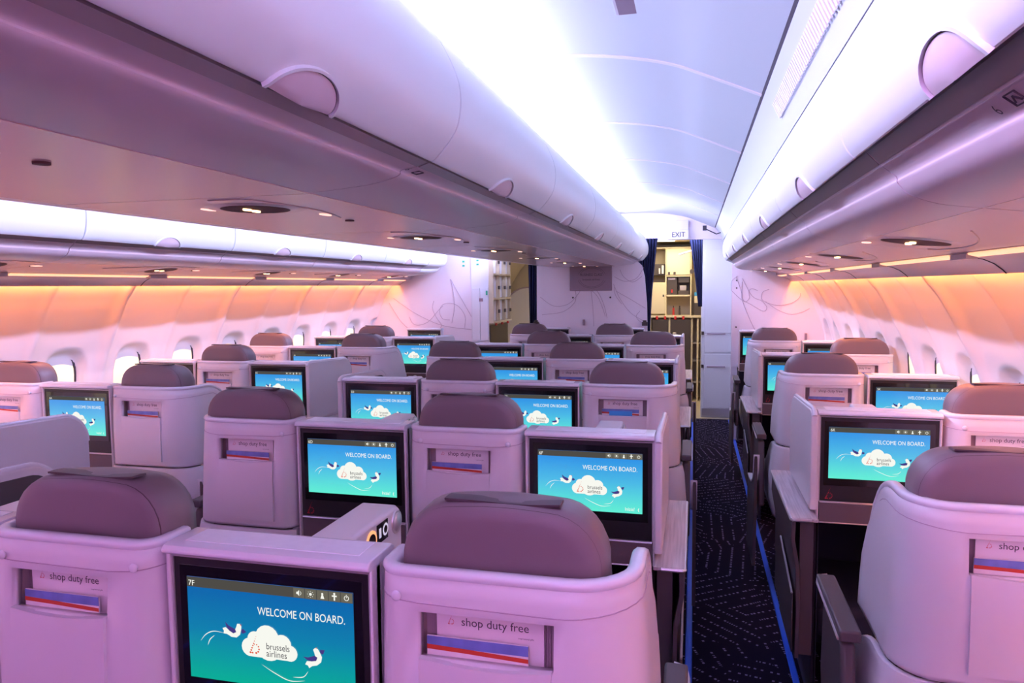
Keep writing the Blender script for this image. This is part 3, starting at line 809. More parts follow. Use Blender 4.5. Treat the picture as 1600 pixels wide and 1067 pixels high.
def make_console(kind, far, DP=.62):
    """kind 'left'/'right' = wing and ledge on that aisle side, 'mid' = between seats. Local x=0 left edge of the screen, y=0 its face"""
    t = thing('console', 'console', 'console')
    # cabinet: top shell, thin upper housing, side cheeks, deep lower table
    xl, xr = (-.012, WX+.008)
    mb = MB(); mb.box(xl, xr, .012, .085, .80, 1.150); mb.box(xl, xl+.010, .03, DP-.02, .03, .75); mb.box(xr-.010, xr, .03, DP-.02, .03, .75)
    mb.box(xl, xr, .012, DP, .775, .80); mb.box(xl, xr, DP-.04, DP, .03, .775)
    mb.box(xl, -.004, -.006, .03, .755, 1.152); mb.box(WX+.003, xr, -.006, .03, .755, 1.152)
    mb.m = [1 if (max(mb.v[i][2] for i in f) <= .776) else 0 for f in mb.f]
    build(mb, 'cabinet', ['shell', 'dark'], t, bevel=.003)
    # rounded top with inlay
    mb = MB(); pr = [(-.010, 1.147), (-.017, 1.150), (-.018, 1.156), (-.012, 1.163), (-.002, 1.1655), (.080, 1.1655), (.092, 1.158), (.092, 1.147)]
    mb.prism_x(pr, xl, xr); tp = build(mb, 'top_cap', 'rim', t, bevel=.002)
    mb = MB(); mb.box(xl+.03, xr-.03, .010, .074, 1.1645, 1.1668); build(mb, 'inlay', 'top', tp, bevel=.0008)
    mb = MB(); mb.box(-.004, WX+.004, .008, .014, 1.138, 1.150); build(mb, 'shadow_gap', 'bezel', t)
    # monitor: silver edge, black glass, lit area, graphics
    mb = MB(); mb.box(0, WX, 0, .012, ZB-.308, ZB); mo = build(mb, 'monitor', 'bezel', t, bevel=.002)
    mb = MB(); mb.box(.012, WX-.012, -.0012, .001, ZB-.250, ZB-.014); build(mb, 'glass', 'black', mo, bevel=.0006)
    mb = MB(); mb.box(-.003, .0, -.002, .012, ZB-.308, ZB+.002); mb.box(WX, WX+.003, -.002, .012, ZB-.308, ZB+.002); mb.box(-.003, WX+.003, -.002, .012, ZB, ZB+.003); mb.box(-.003, WX+.003, -.002, .012, ZB-.311, ZB-.308); build(mb, 'silver_edge', 'silver', mo)
    mb = MB(); mb.box(.028, .356, -.0022, -.0006, ZB-.223, ZB-.035); build(mb, 'screen', FAR if far else NEAR, mo, smooth=0)
    if 'g' not in SG:
        g = shapes_screen(); g.keep = True; SG['g'] = build(g, 'screen_graphics', ['s_white', 's_bar', 's_btn', 's_red', 's_ink', 's_navy'], mo, smooth=0)
    else:
        c = SG['g'].copy(); COL.objects.link(c); c.parent = mo
    mb = MB(); mb.keep = True; logo_dots(mb, .020, -.0006, ZB-.298, .038, 0); build(mb, 'airline_logo', 'logo', mo, smooth=0)
    # drawer below with round latch
    mb = MB(); mb.box(-.002, WX+.002, -.001, .014, .750, .829); dr = build(mb, 'drawer', 'drawer', t, bevel=.002)
    mb = MB(); mb.tube([(0, -.001, .752), (WX, -.001, .752), (WX, -.001, .827), (0, -.001, .827)], .0028, 0, 6, closed=True); build(mb, 'drawer_frame', 'silver', dr)
    mb = MB(); kx = WX-.028 if kind != 'left' else WX-.20; kx = .200
    mb.disc((kx, 0, .79), (0, -1, 0), .021, .006, 0, 24, ry=.021, r2=.019); mb.disc((kx, -.006, .79), (0, -1, 0), .014, .003, 0, 20, r2=.011); build(mb, 'latch_knob', 'silver', dr, smooth=40)
    # footwell
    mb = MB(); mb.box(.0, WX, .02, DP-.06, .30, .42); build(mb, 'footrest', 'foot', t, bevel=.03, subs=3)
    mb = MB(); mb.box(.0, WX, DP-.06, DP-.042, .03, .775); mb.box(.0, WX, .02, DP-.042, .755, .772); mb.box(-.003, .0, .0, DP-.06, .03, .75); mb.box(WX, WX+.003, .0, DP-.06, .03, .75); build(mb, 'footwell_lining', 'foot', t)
    # control box beside the next shoulder: speaker, lamp keys, remote
    if DP < .5: return t
    mb = MB(); a, b = .172, .262
    mb.prism_x([(.088, .80), (.430, .80), (.430, 1.090), (.424, 1.115), (.405, 1.128), (.088, 1.128)], a, b); cb = build(mb, 'control_box', 'shell', t, bevel=.008, subs=3)
    mb = MB(); mb.disc((b-.001, .398, 1.092), (1, 0, 0), .027, .004, 0, 28, r2=.0255); mb.dome((b+.003, .398, 1.092), (1, 0, 0), .021, .005, 0, 24); build(mb, 'speaker', 'silver', cb, smooth=50)
    mb = MB(); mb.prism_x([(.295, 1.074), (.350, 1.074), (.350, 1.116), (.295, 1.116)], b-.001, b+.0015, 0)
    mb.disc((b+.0015, .336, 1.096), (1, 0, 0), .012, .0005, 1, 16, r2=.0139); mb.disc((b+.002, .336, 1.096), (1, 0, 0), .0085, .0006, 0, 16); mb.box(b+.001, b+.0022, .304, .314, 1.085, 1.106, 1)
    build(mb, 'key_display', ['black', 'icon'], cb, smooth=0)
    mb = MB(); mb.disc((b-.001, .268, 1.090), (1, 0, 0), .024, .003, 0, 24); mb.disc((b+.002, .268, 1.090), (1, 0, 0), .017, .001, 1, 20); build(mb, 'remote', ['remote', 'black'], cb, smooth=40)
    if kind != 'mid':
        s = -1 if kind == 'left' else 1; xe = xl if kind == 'left' else xr
        def wing_out(d=0):
            y1, z0, zt = .555-d, .80+d, 1.167-d; r = .115-d; rise = -.018
            p = [(-.022+d, z0), (-.022+d, zt-.022), (-.012+d, zt-.008), (.01+d, zt)]
            p += [(y1-r, zt+rise)] + [(y1-r+r*sin(a), zt+rise-r+r*cos(a)) for a in [pi/2*i/9 for i in range(1, 10)]] + [(y1, z0)]
            return p
        xa, xb = sorted((xe, xe+s*.024)); mb = MB(); mb.prism_x(wing_out(), xa, xb); wg = build(mb, 'wing_panel', 'shell', t, bevel=.006, subs=3)
        mb = MB(); R = [(xe+s*.012, y, z) for y, z in wing_out(-.0005)[1:-1]]
        rr2 = []
        for i, p in enumerate(R):
            rr2.append(p)
        mb.tube(rr2, .0095, 0, 8); build(mb, 'wing_edge_trim', 'rim', wg, smooth=60)
        mb = MB(); xi = xe - s*.0015; mb.prism_x(wing_out(.024), *sorted((xi, xi+s*.003))); build(mb, 'wing_inner_pad', 'dark', wg)
        # aisle ledge over a dark outer panel
        xo = xe+s*.024; xz = xe+s*.092
        mb = MB(); mb.box(*sorted((xe+s*.0, xz)), -.075, .62, .770, .784); lg = build(mb, 'side_ledge', 'wood', t, bevel=.004, subs=3)
        mb = MB(); mb.tube([(xz, .62, .777), (xz, -.07, .777), (xz-s*.006, -.076, .777), (xe+s*.024, -.076, .777)], .006, 0, 6); build(mb, 'ledge_trim', 'silver', lg)
        mb = MB(); q = [(xz-s*.002, .768), (xz-s*.000, .70), (xz-s*.018, .60), (xz-s*.022, .45), (xz-s*.020, .26)]
        q2 = [(x-s*.014, z) for x, z in q[::-1]]
        mb.prism_y(q+q2, -.070, .60); op = build(mb, 'outer_panel', 'dark', t, bevel=.002)
        mb = MB(); mb.box(*sorted((xe+s*.01, xz-s*.036)), -.035, .58, .26, .768); build(mb, 'panel_core', 'dark', t)
        # literature pocket with slanted bright edge
        mb = MB(); xp = xz-s*.012; mb.prism_x([(-.065, .28), (-.065, .50), (.30, .585), (.30, .28)], *sorted((xp, xp+s*.004))); pk = build(mb, 'side_pocket', 'dark', t, bevel=.002)
        mb = MB(); mb.tube([(xp+s*.004, -.066, .503), (xp+s*.004, .30, .588)], .004, 0, 6); build(mb, 'pocket_edge_trim', 'silver', pk)
    return t

# ------------------------------------------------------------------ reading matter in the seat pockets
def make_mags():
    out = []
    mb = MB(); mb.keep = True; mb.box(0, .180, 0, .004, 0, .162, 0)
    t = build(mb, 'duty_free_magazine', 'paper', None, smooth=0)
    mb = MB(); mb.keep = True; logo_dots(mb, .020, -.0006, .1415, .0155, 1); put_text(mb, 'shop duty free', .0198, .042, -.0006, .1405, 0, sx=.98)
    put_text(mb, 'inspirational gifts', .0038, .138, -.0006, .1285, 0)
    build(mb, 'cover_title', ['ink', 'logo'], t, smooth=0); out.append(t)
    mb = MB(); mb.keep = True; mb.box(0, .170, 0, .003, 0, .124, 0); mb.box(.0, .17, -.0006, .0, .107, .1235, 1)
    mb.flat([(0, .102), (.06, .1005), (.17, .0960), (.17, .1030), (.07, .1075), (0, .110)], -.0008, 2)
    t = build(mb, 'inflight_brochure', ['paper', 'sky', 'redp'], None, smooth=0); out.append(t)
    mb = MB(); mb.keep = True; mb.box(0, .105, 0, .002, 0, .118, 0); t = build(mb, 'leaflet', ['bluep'], None, smooth=0); out.append(t)
    return out

# ------------------------------------------------------------------ layout of the cabin
PIT = 1.12
LC = [-1.7233, -1.3190, -.9125, -.5053]; LR = [.4490, .8545]; LL = [-3.524, -3.1185, -2.7130]
seats = {k: make_seat(k) for k in ('left', 'right', 'mid')}
consoles = {}
for k in ('left', 'right', 'mid'):
    for f in (0, 1): consoles[(k, f)] = make_console(k, f)
consoles[('mid', 2)] = make_console('mid', 1, DP=.215)
mags = make_mags()
used = set()
def place(proto, key, loc, label, cat, group=None, skip=()):
    if key in used or skip: o = copy_tree(proto, loc, None, skip)
    else: used.add(key); o = proto; o.location = loc
    return tag(o, label, cat, group)
rnd = random.Random(3)
# every prototype copies before the originals move, so copies inherit clean trees
def add_seat(kind, x, d, where, mag=True, extra=False):
    s = place(seats[kind], 's'+kind, (x, d-.022, 0), f'grey business seat with plum headrest, {where}', 'seat', 'business seats')
    if mag:
        xa = {'left': .100, 'right': .078, 'mid': .068}[kind]
        dx = rnd.uniform(-.004, .006); 
        place(mags[0], 'm0', (x+xa+.019+dx, d-.022+.020, .929+rnd.uniform(0, .003)), f'white duty free magazine in seat pocket, {where}', 'magazine', 'duty free magazines in the seat pockets')
        place(mags[1], 'm1', (x+xa+.012+rnd.uniform(-.004, .006), d-.022+.008, .926+rnd.uniform(-.001, .004)), f'blue and red brochure in seat pocket, {where}', 'brochure', 'brochures in the seat pockets')
        if extra:
            place(mags[2], 'm2', (x+xa+.05, d-.022+.004, .925), f'plain bright blue leaflet in seat pocket, {where}', 'leaflet')
    return s
def add_console(kind, x, d, where, num, far=1, skip=()):
    c = place(consoles[(kind, far)], 'c%s%d' % (kind, far), (x, d, 0), f'console with screen numbered {num}, {where}', 'console', 'seat consoles with screens', skip)
    mo = [k for k in kids(c) if k.name.startswith('monitor')][0]
    mb = MB(); mb.keep = True; put_text(mb, num, .0145, .028+.328*.012, -.0040, ZB-.035-.0155, 0, sx=.95); build(mb, 'seat_number', 's_white', mo, smooth=0)
    return c
bpy.context.view_layer.update()
for p in list(seats.values())+list(consoles.values()): 
    KIDS[p.name] = kids(p)
    for ch in KIDS[p.name]: KIDS[ch.name] = kids(ch)
for p in mags: KIDS[p.name] = kids(p)
rows = ['nearest', 'second', 'third', 'fourth', 'fifth', 'farthest']
lanes = ['beside the left aisle', 'inner left seat', 'inner right seat', 'beside the right aisle']
for k in range(0, 7):
    d = 1.0792 + PIT*k; num = 7-k
    for j in range(4):
        kind = 'left' if j == 0 else 'right' if j == 3 else 'mid'
        isscreen = (j % 2 == 0) if k % 2 == 0 else (j % 2 == 1)
        if k == 6 and not isscreen: continue
        if k < 6: where = f'{rows[k]} centre row, {lanes[j]}'
        else: where = f'mounted on the centre partition, {"left" if j == 0 else "right"} one'
        if isscreen:
            add_console('mid' if k == 6 else kind, LC[j], d, where, f'{num}{"D" if j < 2 else "F"}', 2 if k == 6 else 1 if k > 0 else 0)
        else: add_seat(kind, LC[j], d, where, True, extra=(k == 2 and j == 3))
rr_rows = ['nearest', 'second', 'third', 'fourth', 'fifth', 'farthest']
for k in range(0, 6):
    d = 2.764 + PIT*(k-1); inner_seat = (k % 2 == 0)
    if k == 5:
        add_console('mid', LR[0], d+.28, 'mounted against the right-hand partition', '2K', 2); continue
    if inner_seat:
        add_seat('left', LR[0], d, f'{rr_rows[k]} right-side row, beside the aisle')
        if k: add_console('mid', LR[1], d, f'{rr_rows[k]} right-side row, beside the windows', f'{7-k}K')
    else:
        add_console('left', LR[0], d, f'{rr_rows[k]} right-side row, beside the aisle', f'{7-k}K')
        add_seat('mid', LR[1], d, f'{rr_rows[k]} right-side row, beside the windows')
for k in range(0, 6):
    d = 2.8506 + PIT*(k-1)
    if k == 5:
        add_console('mid', LL[1], d+.20, 'mounted against the left-hand partition', '2C', 2); continue
    if k % 2 == 1:
        nm = rows[0] if k == 1 else 'third'
        add_seat('mid', LL[0], d, f'{nm} left-side row, beside the windows')
        add_console('mid', LL[1], d, f'{nm} left-side row, middle place', f'{7-k}A')
        add_seat('right', LL[2], d, f'{nm} left-side row, beside the left aisle')
    else:
        nm = {0: 'frontmost', 2: 'second', 4: 'fourth'}[k]
        if k: add_console('mid', LL[0], d, f'{nm} left-side row, beside the windows', f'{7-k}A'); add_seat('mid', LL[1], d, f'{nm} left-side row, middle place')
        add_console('right', LL[2], d, f'{nm} left-side row, beside the left aisle' if k else 'cut off at the left edge, wing panel showing', f'{7-k}C')
# prototypes that were never placed
for k, p in consoles.items():
    if 'c%s%d' % k not in used:
        for ch in kids(p):
            for g in kids(ch): D.objects.remove(g, do_unlink=True)
            D.objects.remove(ch, do_unlink=True)
        D.objects.remove(p, do_unlink=True)

# ------------------------------------------------------------------ forward partitions
def swirl(mb, curves, y, r=.0022):
    for c in curves:
        p = cr(c, 7); mb.tube([(x, y, z+H) for x, z in p], r, 0, 5)
# centre partition
mb = MB(); cp = [(-1.75, -1.62), (-.50, -1.62), (-.50, -.42), (-.505, -.20), (-.53, .10), (-.56, .22), (-.60, .26), (-1.74, .26)]
mb.prism_y(up_(cp), 8.02, 8.06); cw = struct(mb, 'wall_front', 'partition', bevel=.004)
mb = MB(); swirl(mb, [
    [(-1.70, -.12), (-1.55, -.22), (-1.38, -.20), (-1.26, -.08), (-1.22, .0), (-1.15, .01), (-1.05, -.06), (-.98, -.20), (-.94, -.36)],
    [(-1.18, .0), (-1.06, -.10), (-1.0, -.22), (-.96, -.34)], [(-1.30, -.04), (-1.29, -.12), (-1.32, -.2), (-1.45, -.29), (-1.68, -.32)],
    [(-1.12, -.04), (-1.10, -.25), (-1.09, -.45)], [(-.86, .10), (-.75, .05), (-.62, .08), (-.54, .20)], [(-.87, .02), (-.80, -.14), (-.68, -.30), (-.52, -.40)],
    [(-.84, -.06), (-.70, -.14), (-.52, -.25)], [(-.80, .18), (-.76, .10), (-.66, .04), (-.56, .10)], [(-.86, .0), (-.85, -.1), (-.78, -.2)], [(-.58, -.28), (-.62, -.34), (-.57, -.4), (-.52, -.39)]], 8.018)
build(mb, 'swirl_decoration', 'line', cw)
mb = MB(); mb.box(-1.358, -.886, 8.0, 8.018, H-.052, H+.232); s = build(mb, 'business_class_sign', 'plate', bevel=.006, subs=3)
tag(s, 'mauve sign on the centre partition reading BUSINESS CLASS brussels airlines', 'sign')
mb = MB(); mb.keep = True; put_text(mb, 'BUSINESS CLASS', .040, -1.115, 7.997, H+.112, 0, 'CENTER', sx=.85); put_text(mb, 'brussels airlines', .034, -1.115, 7.997, H+.062, 0, 'CENTER', sx=.9)
for i, r in enumerate((.125, .110)):
    for a0 in (0.25, pi+.25):
        pts = [(-1.11+r*1.25*cos(a), H+.095+r*.95*sin(a)) for a in [a0+i_*2.6/14 for i_ in range(15)]]
        mb.tube([(x, 7.9985, z) for x, z in pts], .0012, 0, 4)
build(mb, 'lettering', 'ink', s, smooth=0)
for i, (x, z) in enumerate(((-1.325, -.128), (-.905, -.128))):
    mb = MB(); mb.disc((x, 8.02, H+z), (0, -1, 0), .010, .006); o = build(mb, 'wall_stud', 'gdark'); tag(o, f'small dark round stud on the centre partition below the sign, {"left" if i == 0 else "right"} one', 'stud')
mb = MB(); mb.box(-1.215, -1.190, 8.008, 8.02, H-.44, H-.375); o = build(mb, 'wall_switch', 'plate', bevel=.002); tag(o, 'small mauve switch plate low on the centre partition', 'switch')
for i, x in enumerate((-1.745, -.525)):
    mb = MB(); mb.box(x-.03, x+.03, 7.97, 8.02, H-.44, H-.40); mb.disc((x, 7.99, H-.40), (0, 0, 1), .02, .02); o = build(mb, 'curtain_tieback', 'gdark', bevel=.004); tag(o, f'black curtain tieback clip at the {"left" if i == 0 else "right"} edge of the centre partition', 'clip')
# window-side partitions with etched swirls
def wedge(side, xin, y, th=.04):
    P = [(xin, -1.62), (xin, .30)]
    O = []
    for z in [.10, .05, 0, -.06, -.15, -.25, -.385, -.51, -.75, -1.0, -1.3, -1.62]:
        O.append((CX+side*(wall_u(3.73+.3, z, 3.73)+.02 if side < 0 else wall_u(3.55+.3, z, 3.55)+.02), z))
    mb = MB(); mb.prism_y(up_([(xin, -1.62)] + [(xin, .60), (CX+side*1.75, .60)] + O), y, y+th); return mb
cw = struct(wedge(-1, -2.44, 7.76), 'wall_front_left', 'partition', smooth=0)
mb = MB(); T = lambda pts: [((-.2865-( 765-q[0])*.000926*1.06)*7.75 if False else q[0], q[1]) for q in pts]
def ip(px, py, Y):
    """point of the plane y=Y seen along a direction given by two angles (measured off plans)"""
    d = fw*1121.6123 + r2*(px-800) + u2*(533.5-py); d = d/d.y; return (d.x*Y, d.z*Y)
L1 = [[(608, 473), (625, 500), (640, 515)], [(615, 466), (650, 490), (690, 508), (737, 515)], [(640, 495), (645, 505), (655, 508), (670, 502), (685, 485), (692, 478)], [(678, 470), (676, 482), (682, 496), (690, 508), (684, 516)],
      [(704, 436), (708, 455), (710, 480), (706, 505)], [(704, 436), (720, 465), (737, 495)], [(703, 500), (692, 498), (687, 487), (692, 476), (706, 474), (718, 480), (727, 495), (726, 512)]]
swirl(mb, [[ip(a, b, 7.76) for a, b in c] for c in L1], 7.757, .0024); build(mb, 'swirl_decoration', 'line', cw)
cw = struct(wedge(1, .375, 7.76), 'wall_front_right', 'partition', smooth=0); mb = MB()
R1 = [[(1144, 455), (1158, 468), (1172, 475), (1192, 486), (1198, 480), (1190, 470), (1180, 466), (1172, 458), (1160, 435)], [(1150, 432), (1158, 455), (1160, 470), (1172, 500), (1182, 520)],
      [(1160, 440), (1159, 455), (1161, 468), (1166, 471), (1171, 465), (1170, 455), (1175, 451), (1184, 454)], [(1202, 452), (1192, 456), (1190, 466), (1196, 472), (1215, 477), (1235, 474), (1248, 466), (1251, 458)],
      [(1196, 471), (1215, 484), (1235, 491), (1252, 488), (1265, 482)], [(1152, 431), (1143, 440), (1143, 455)]]
swirl(mb, [[ip(a, b, 7.76) for a, b in c] for c in R1], 7.757, .0024); build(mb, 'swirl_decoration', 'line', cw)
for i, (px, py) in enumerate(((1151, 438), (1151, 450), (1150, 511))):
    x, z = ip(px, py, 7.76); mb = MB(); mb.disc((x, 7.76, H+z), (0, -1, 0), .008, .004); o = build(mb, 'wall_stud', 'gdark'); tag(o, f'tiny dark stud on the right-hand partition, {["topmost", "middle", "lowest"][i]} of three', 'stud')
x, z = ip(1259, 526, 7.76); mb = MB(); mb.box(x-.012, x+.012, 7.748, 7.76, H+z-.035, H+z+.035); o = build(mb, 'wall_switch', 'plate', bevel=.002); tag(o, 'small mauve switch plate on the right-hand partition', 'switch')

# ------------------------------------------------------------------ header over the galley doorway, EXIT sign
mb = MB(); hp = [(-.62, .50), (.52, .50), (.30, .60), (.21, .66), (.024, .74), (-.214, .81), (-.549, .84), (-1.18, .84), (-1.18, .30), (-.62, .30)]
mb.prism_y(up_(hp), 8.20, 8.26); struct(mb, 'wall_header', 'partition', smooth=0)
mb = MB(); mb.prism_y(up_(mir([(-.62, .50), (-.05, .50), (.30, .50), (.30, .60), (.21, .66), (.024, .74), (-.214, .81), (-.549, .84), (-1.18, .84), (-1.18, .30), (-.62, .30)])), 8.20, 8.26); struct(mb, 'wall_header_left', 'partition', smooth=0)
mb = MB(); mb.box(-.285, -.065, 8.14, 8.20, H+.50, H+.605); ex = build(mb, 'exit_sign', 'exit', bevel=.004); tag(ex, 'white EXIT sign above the galley doorway', 'sign')
mb = MB(); mb.keep = True; put_text(mb, 'EXIT', .078, -.175, 8.137, H+.527, 0, 'CENTER', sx=.9); build(mb, 'lettering', 'ink', ex, smooth=0)
mb = MB(); mb.box(-.20, -.07, 8.15, 8.20, H+.605, H+.71); o = build(mb, 'ceiling_housing', 'white', bevel=.004); tag(o, 'white square housing on the wall above the EXIT sign', 'housing')
x, z = ip(1101, 357, 7.9); mb = MB(); mb.box(x-.02, x+.02, 7.88, 7.93, H+z-.02, H+z+.03); mb.tube([(x, 7.9, H+z), (x+.12, 7.9, H+z-.06), (x+.24, 7.8, H+z-.03)], .006)
o = build(mb, 'ceiling_bracket', 'seam'); tag(o, 'small dark bracket and cord at the far end of the ceiling gap', 'bracket')

# ------------------------------------------------------------------ curtains
def curtain(name, x0, x1, y, z0, z1, label, pinch=None, pleats=7, amp=.022):
    N = pleats*10; rows_ = []; K = 18
    for j in range(K+1):
        t = j/K; z = z1+(z0-z1)*t
        a, b = x0, x1
        if pinch: a, b = pinch(t)
        rows_.append([Vector((a+(b-a)*i/N, y+amp*sin(2*pi*pleats*i/N+.4*sin(3*t)), z)) for i in range(N+1)])
    mb = MB(); mb.loft(rows_, 0, closed=False); o = build(mb, name, 'curtain', smooth=80); s = o.modifiers.new('thickness', 'SOLIDIFY'); s.thickness = .004
    return tag(o, label, 'curtain')
curtain('curtain', 0, 0, 8.11, .03, H+.515, 'tall navy pleated curtain on the right of the centre partition, beside the galley doorway', pinch=lambda t: (-.64+.14*min(1, t*1.3)**.8, -.40-.075*sin(pi*min(1, t*.95))**1))
curtain('curtain', 0, 0, 8.10, .03, H+.42, 'navy pleated curtain on the left of the centre partition', pinch=lambda t: (-1.86+.03*t, -1.72+.0*t-.02*sin(pi*t)), pleats=4)
curtain('curtain', 0, 0, 8.62, H-.25, H+.598, 'short navy curtain drawn aside in the top right corner of the galley doorway', pinch=lambda t: (-.075+.12*t**.8, .085), pleats=5, amp=.015)
curtain('curtain', 0, 0, 8.58, H-.02, H+.598, 'navy curtain piece hanging high in the left doorway', pinch=lambda t: (-2.36+.0*t, -2.18-.17*t), pleats=4, amp=.012)

# ------------------------------------------------------------------ closet at the end of the right aisle
t = thing('closet', 'tall lavender-white closet at the end of the right-hand aisle', 'closet', (0, 0, 0))
mb = MB(); mb.box(.085, .442, 9.04, 9.6, 0, H+.56); build(mb, 'cabinet', 'door', t, bevel=.004)
for i, (a, b) in enumerate(((.12, .78), (.80, 1.02), (1.04, H+.42))):
    mb = MB(); mb.box(.125, .435, 9.028, 9.04, a, b); d = build(mb, 'door', 'door', t, bevel=.003)
for z in (H-.59, H-.99):
    mb = MB(); mb.box(.155, .370, 9.015, 9.03, z-.010, z+.006); build(mb, 'handle', 'line', t, bevel=.003)
for z in (H-.585, H-.99):
    mb = MB(); mb.box(.088, .118, 9.022, 9.04, z-.02, z+.02); build(mb, 'lock', 'gdark', t, bevel=.002)
mb = MB(); mb.box(.10, .42, 9.02, 9.04, .02, .11); build(mb, 'kick_plate', 'silver', t)
mb = MB(); mb.prism_y([(.448, 0), (.495, 0), (.495, H+.6), (.448, H+.6)], 7.81, 9.65); struct(mb, 'wall_side', 'door', smooth=0)

# ------------------------------------------------------------------ galley seen through the doorway
mb = MB(); mb.box(-4.3, 1.7, 11.0, 11.06, 0, 2.6); struct(mb, 'wall_galley', 'cream', smooth=0)
mb = MB(); mb.box(-4.3, 1.7, 8.27, 11.0, H+.60, H+.63); struct(mb, 'ceiling_galley', 'cream', smooth=0)
mb = MB(); mb.box(.50, .54, 8.3, 11.0, 0, H+.6); struct(mb, 'wall_galley_side', 'cream', smooth=0)
GY = 10.3
t = thing('galley_unit', 'cream galley wall unit with cupboards seen through the right doorway', 'galley unit', (0, 0, 0))
def gp(px, py): x, z = ip(px, py, GY); return x, z+H
def gbox(name, px0, px1, py0, py1, m_, parent, dep=.02, y=GY, bev=.003):
    a, z1_ = gp(px0, py0); b, z0_ = gp(px1, py1); mb = MB(); mb.box(min(a, b), max(a, b), y-dep, y, min(z0_, z1_), max(z0_, z1_)); return build(mb, name, m_, parent, bevel=bev)
mb = MB()
x_a, x_b, x_c, x_d = -.60, -.387, -.048, .16
zt = H+.52; zc_ = H-.42; zl = H+.13
mb.box(x_a, x_d, GY+.35, GY+.6, 0, zt)                   # back
for x in (x_a, x_b, x_c, x_d): mb.box(x-.008, x+.008, GY, GY+.36, zc_, zt)
mb.box(x_a, x_d, GY-.01, GY+.36, zt-.01, zt+.01); mb.box(x_b, x_c, GY, GY+.36, zl-.01, zl+.01); mb.box(x_b, x_c, GY, GY+.36, H-.155, H-.135)
mb.box(x_a, x_d, GY-.03, GY+.36, zc_-.03, zc_)
for x in (x_a, -.335, -.03, .05, x_d): mb.box(x-.012, x+.012, GY, GY+.36, 0, zc_-.03)
build(mb, 'carcass', 'cream', t, smooth=0)
mb = MB(); mb.box(x_b+.01, x_c-.01, GY-.01, GY+.02, zl+.012, zt-.012); d = build(mb, 'upper_door', 'cream', t, bevel=.004)
for i, x in enumerate((-.345, -.27)):
    mb = MB(); mb.box(x-.015, x+.015, GY-.018, GY-.01, zl+.02, zl+.055); build(mb, 'lock', 'gdark', d)
mb = MB(); mb.disc((-.055+.02, GY-.012, zl+.06), (0, -1, 0), .03, .01); build(mb, 'lock', 'gdark', d)
mb = MB(); mb.box(x_a+.01, x_b-.01, GY-.01, GY+.02, zc_+.02, H+.04); d = build(mb, 'left_door', 'cream', t, bevel=.004)
mb = MB(); mb.box(-.43, -.41, GY-.018, GY-.01, H-.16, H-.13); build(mb, 'lock', 'gdark', d)
for i, (a, b) in enumerate(((-.57, -.35), (-.32, -.045))):
    mb = MB(); mb.box(a, b, GY-.02, GY+.01, .10, zc_-.06); d = build(mb, 'cart_door', 'gdark', t, bevel=.005)
    mb = MB(); mb.box(a+.03 if i else b-.08, a+.08 if i else b-.03, GY-.03, GY-.02, zc_-.36, zc_-.24); build(mb, 'handle', 'steel', d, bevel=.008)
    for k in range(2):
        mb = MB(); mb.box(a+.05+.11*k, a+.08+.11*k, GY-.035, GY-.01, zc_-.06, zc_-.01); build(mb, 'turn_latch', 'red', d, bevel=.002)
mb = MB()
for zz in (.25, .55, .80): mb.box(-.02, .14, GY+.05, GY+.34, zz, zz+.02)
build(mb, 'side_shelf', 'steel', t)
def galley_item(name, label, cat, boxes, mats, group=None):
    mb = MB()
    for b in boxes: mb.box(*b[:6], b[6] if len(b) > 6 else 0)
    o = build(mb, name, mats, bevel=.004); tag(o, label, cat, group); return o
z_ = H-.135
galley_item('coffee_maker', 'black coffee maker with a silver jug in the galley, right one', 'coffee maker', [(-.22, -.07, GY+.05, GY+.3, z_, z_+.06), (-.22, -.07, GY+.16, GY+.3, z_+.06, z_+.24), (-.22, -.07, GY+.03, GY+.3, z_+.17, z_+.25), (-.20, -.11, GY+.05, GY+.14, z_+.06, z_+.13, 1)], ['gdark', 'steel'])
galley_item('galley_appliance', 'black oven-like appliance with a red knob in the galley, left one', 'appliance', [(-.375, -.235, GY+.05, GY+.3, z_, z_+.245), (-.315, -.295, GY+.03, GY+.05, z_+.03, z_+.075, 2), (-.36, -.26, GY+.045, GY+.05, z_+.21, z_+.24, 1)], ['gdark', 'steel', 'red'])
for i in range(2):
    x = (-.285, -.20)[i]; z = zc_; mb = MB(); mb.disc((x, GY+.15, z), (0, 0, 1), .016, .10, 0, 14, r2=.013); mb.disc((x, GY+.15, z+.10), (0, 0, 1), .010, .03, 1, 12)
    o = build(mb, 'bottle', ['red' if i == 0 else 'gdark', 'gdark'], smooth=40); tag(o, ['small red bottle on the galley counter under the shelf', 'small dark bottle on the galley counter under the shelf'][i], 'bottle')
mb = MB(); mb.box(-.36, -.12, GY+.01, GY+.05, zc_, zc_+.10)
galley_item('storage_box', 'cream box with a bright blue top corner on the right of the galley counter', 'box', [(.00, .13, GY+.05, GY+.3, zc_+.17, zc_+.27), (.00, .05, GY+.045, GY+.3, zc_+.27, zc_+.32, 1), (.05, .13, GY+.05, GY+.3, zc_+.27, zc_+.31, 2), (.0, .13, GY+.05, GY+.3, zc_+.0, zc_+.17, 2)], ['cream', 'bluep', 'gdark'])
galley_item('bottle_rack', 'small dark rack with white containers high on the left of the galley', 'rack', [(x_a+.02, x_b-.02, GY+.1, GY+.3, H+.14, H+.30), (-.45, -.42, GY+.06, GY+.1, H+.16, H+.28, 1), (-.49, -.47, GY+.06, GY+.1, H+.16, H+.24, 1)], ['gdark', 'white'])
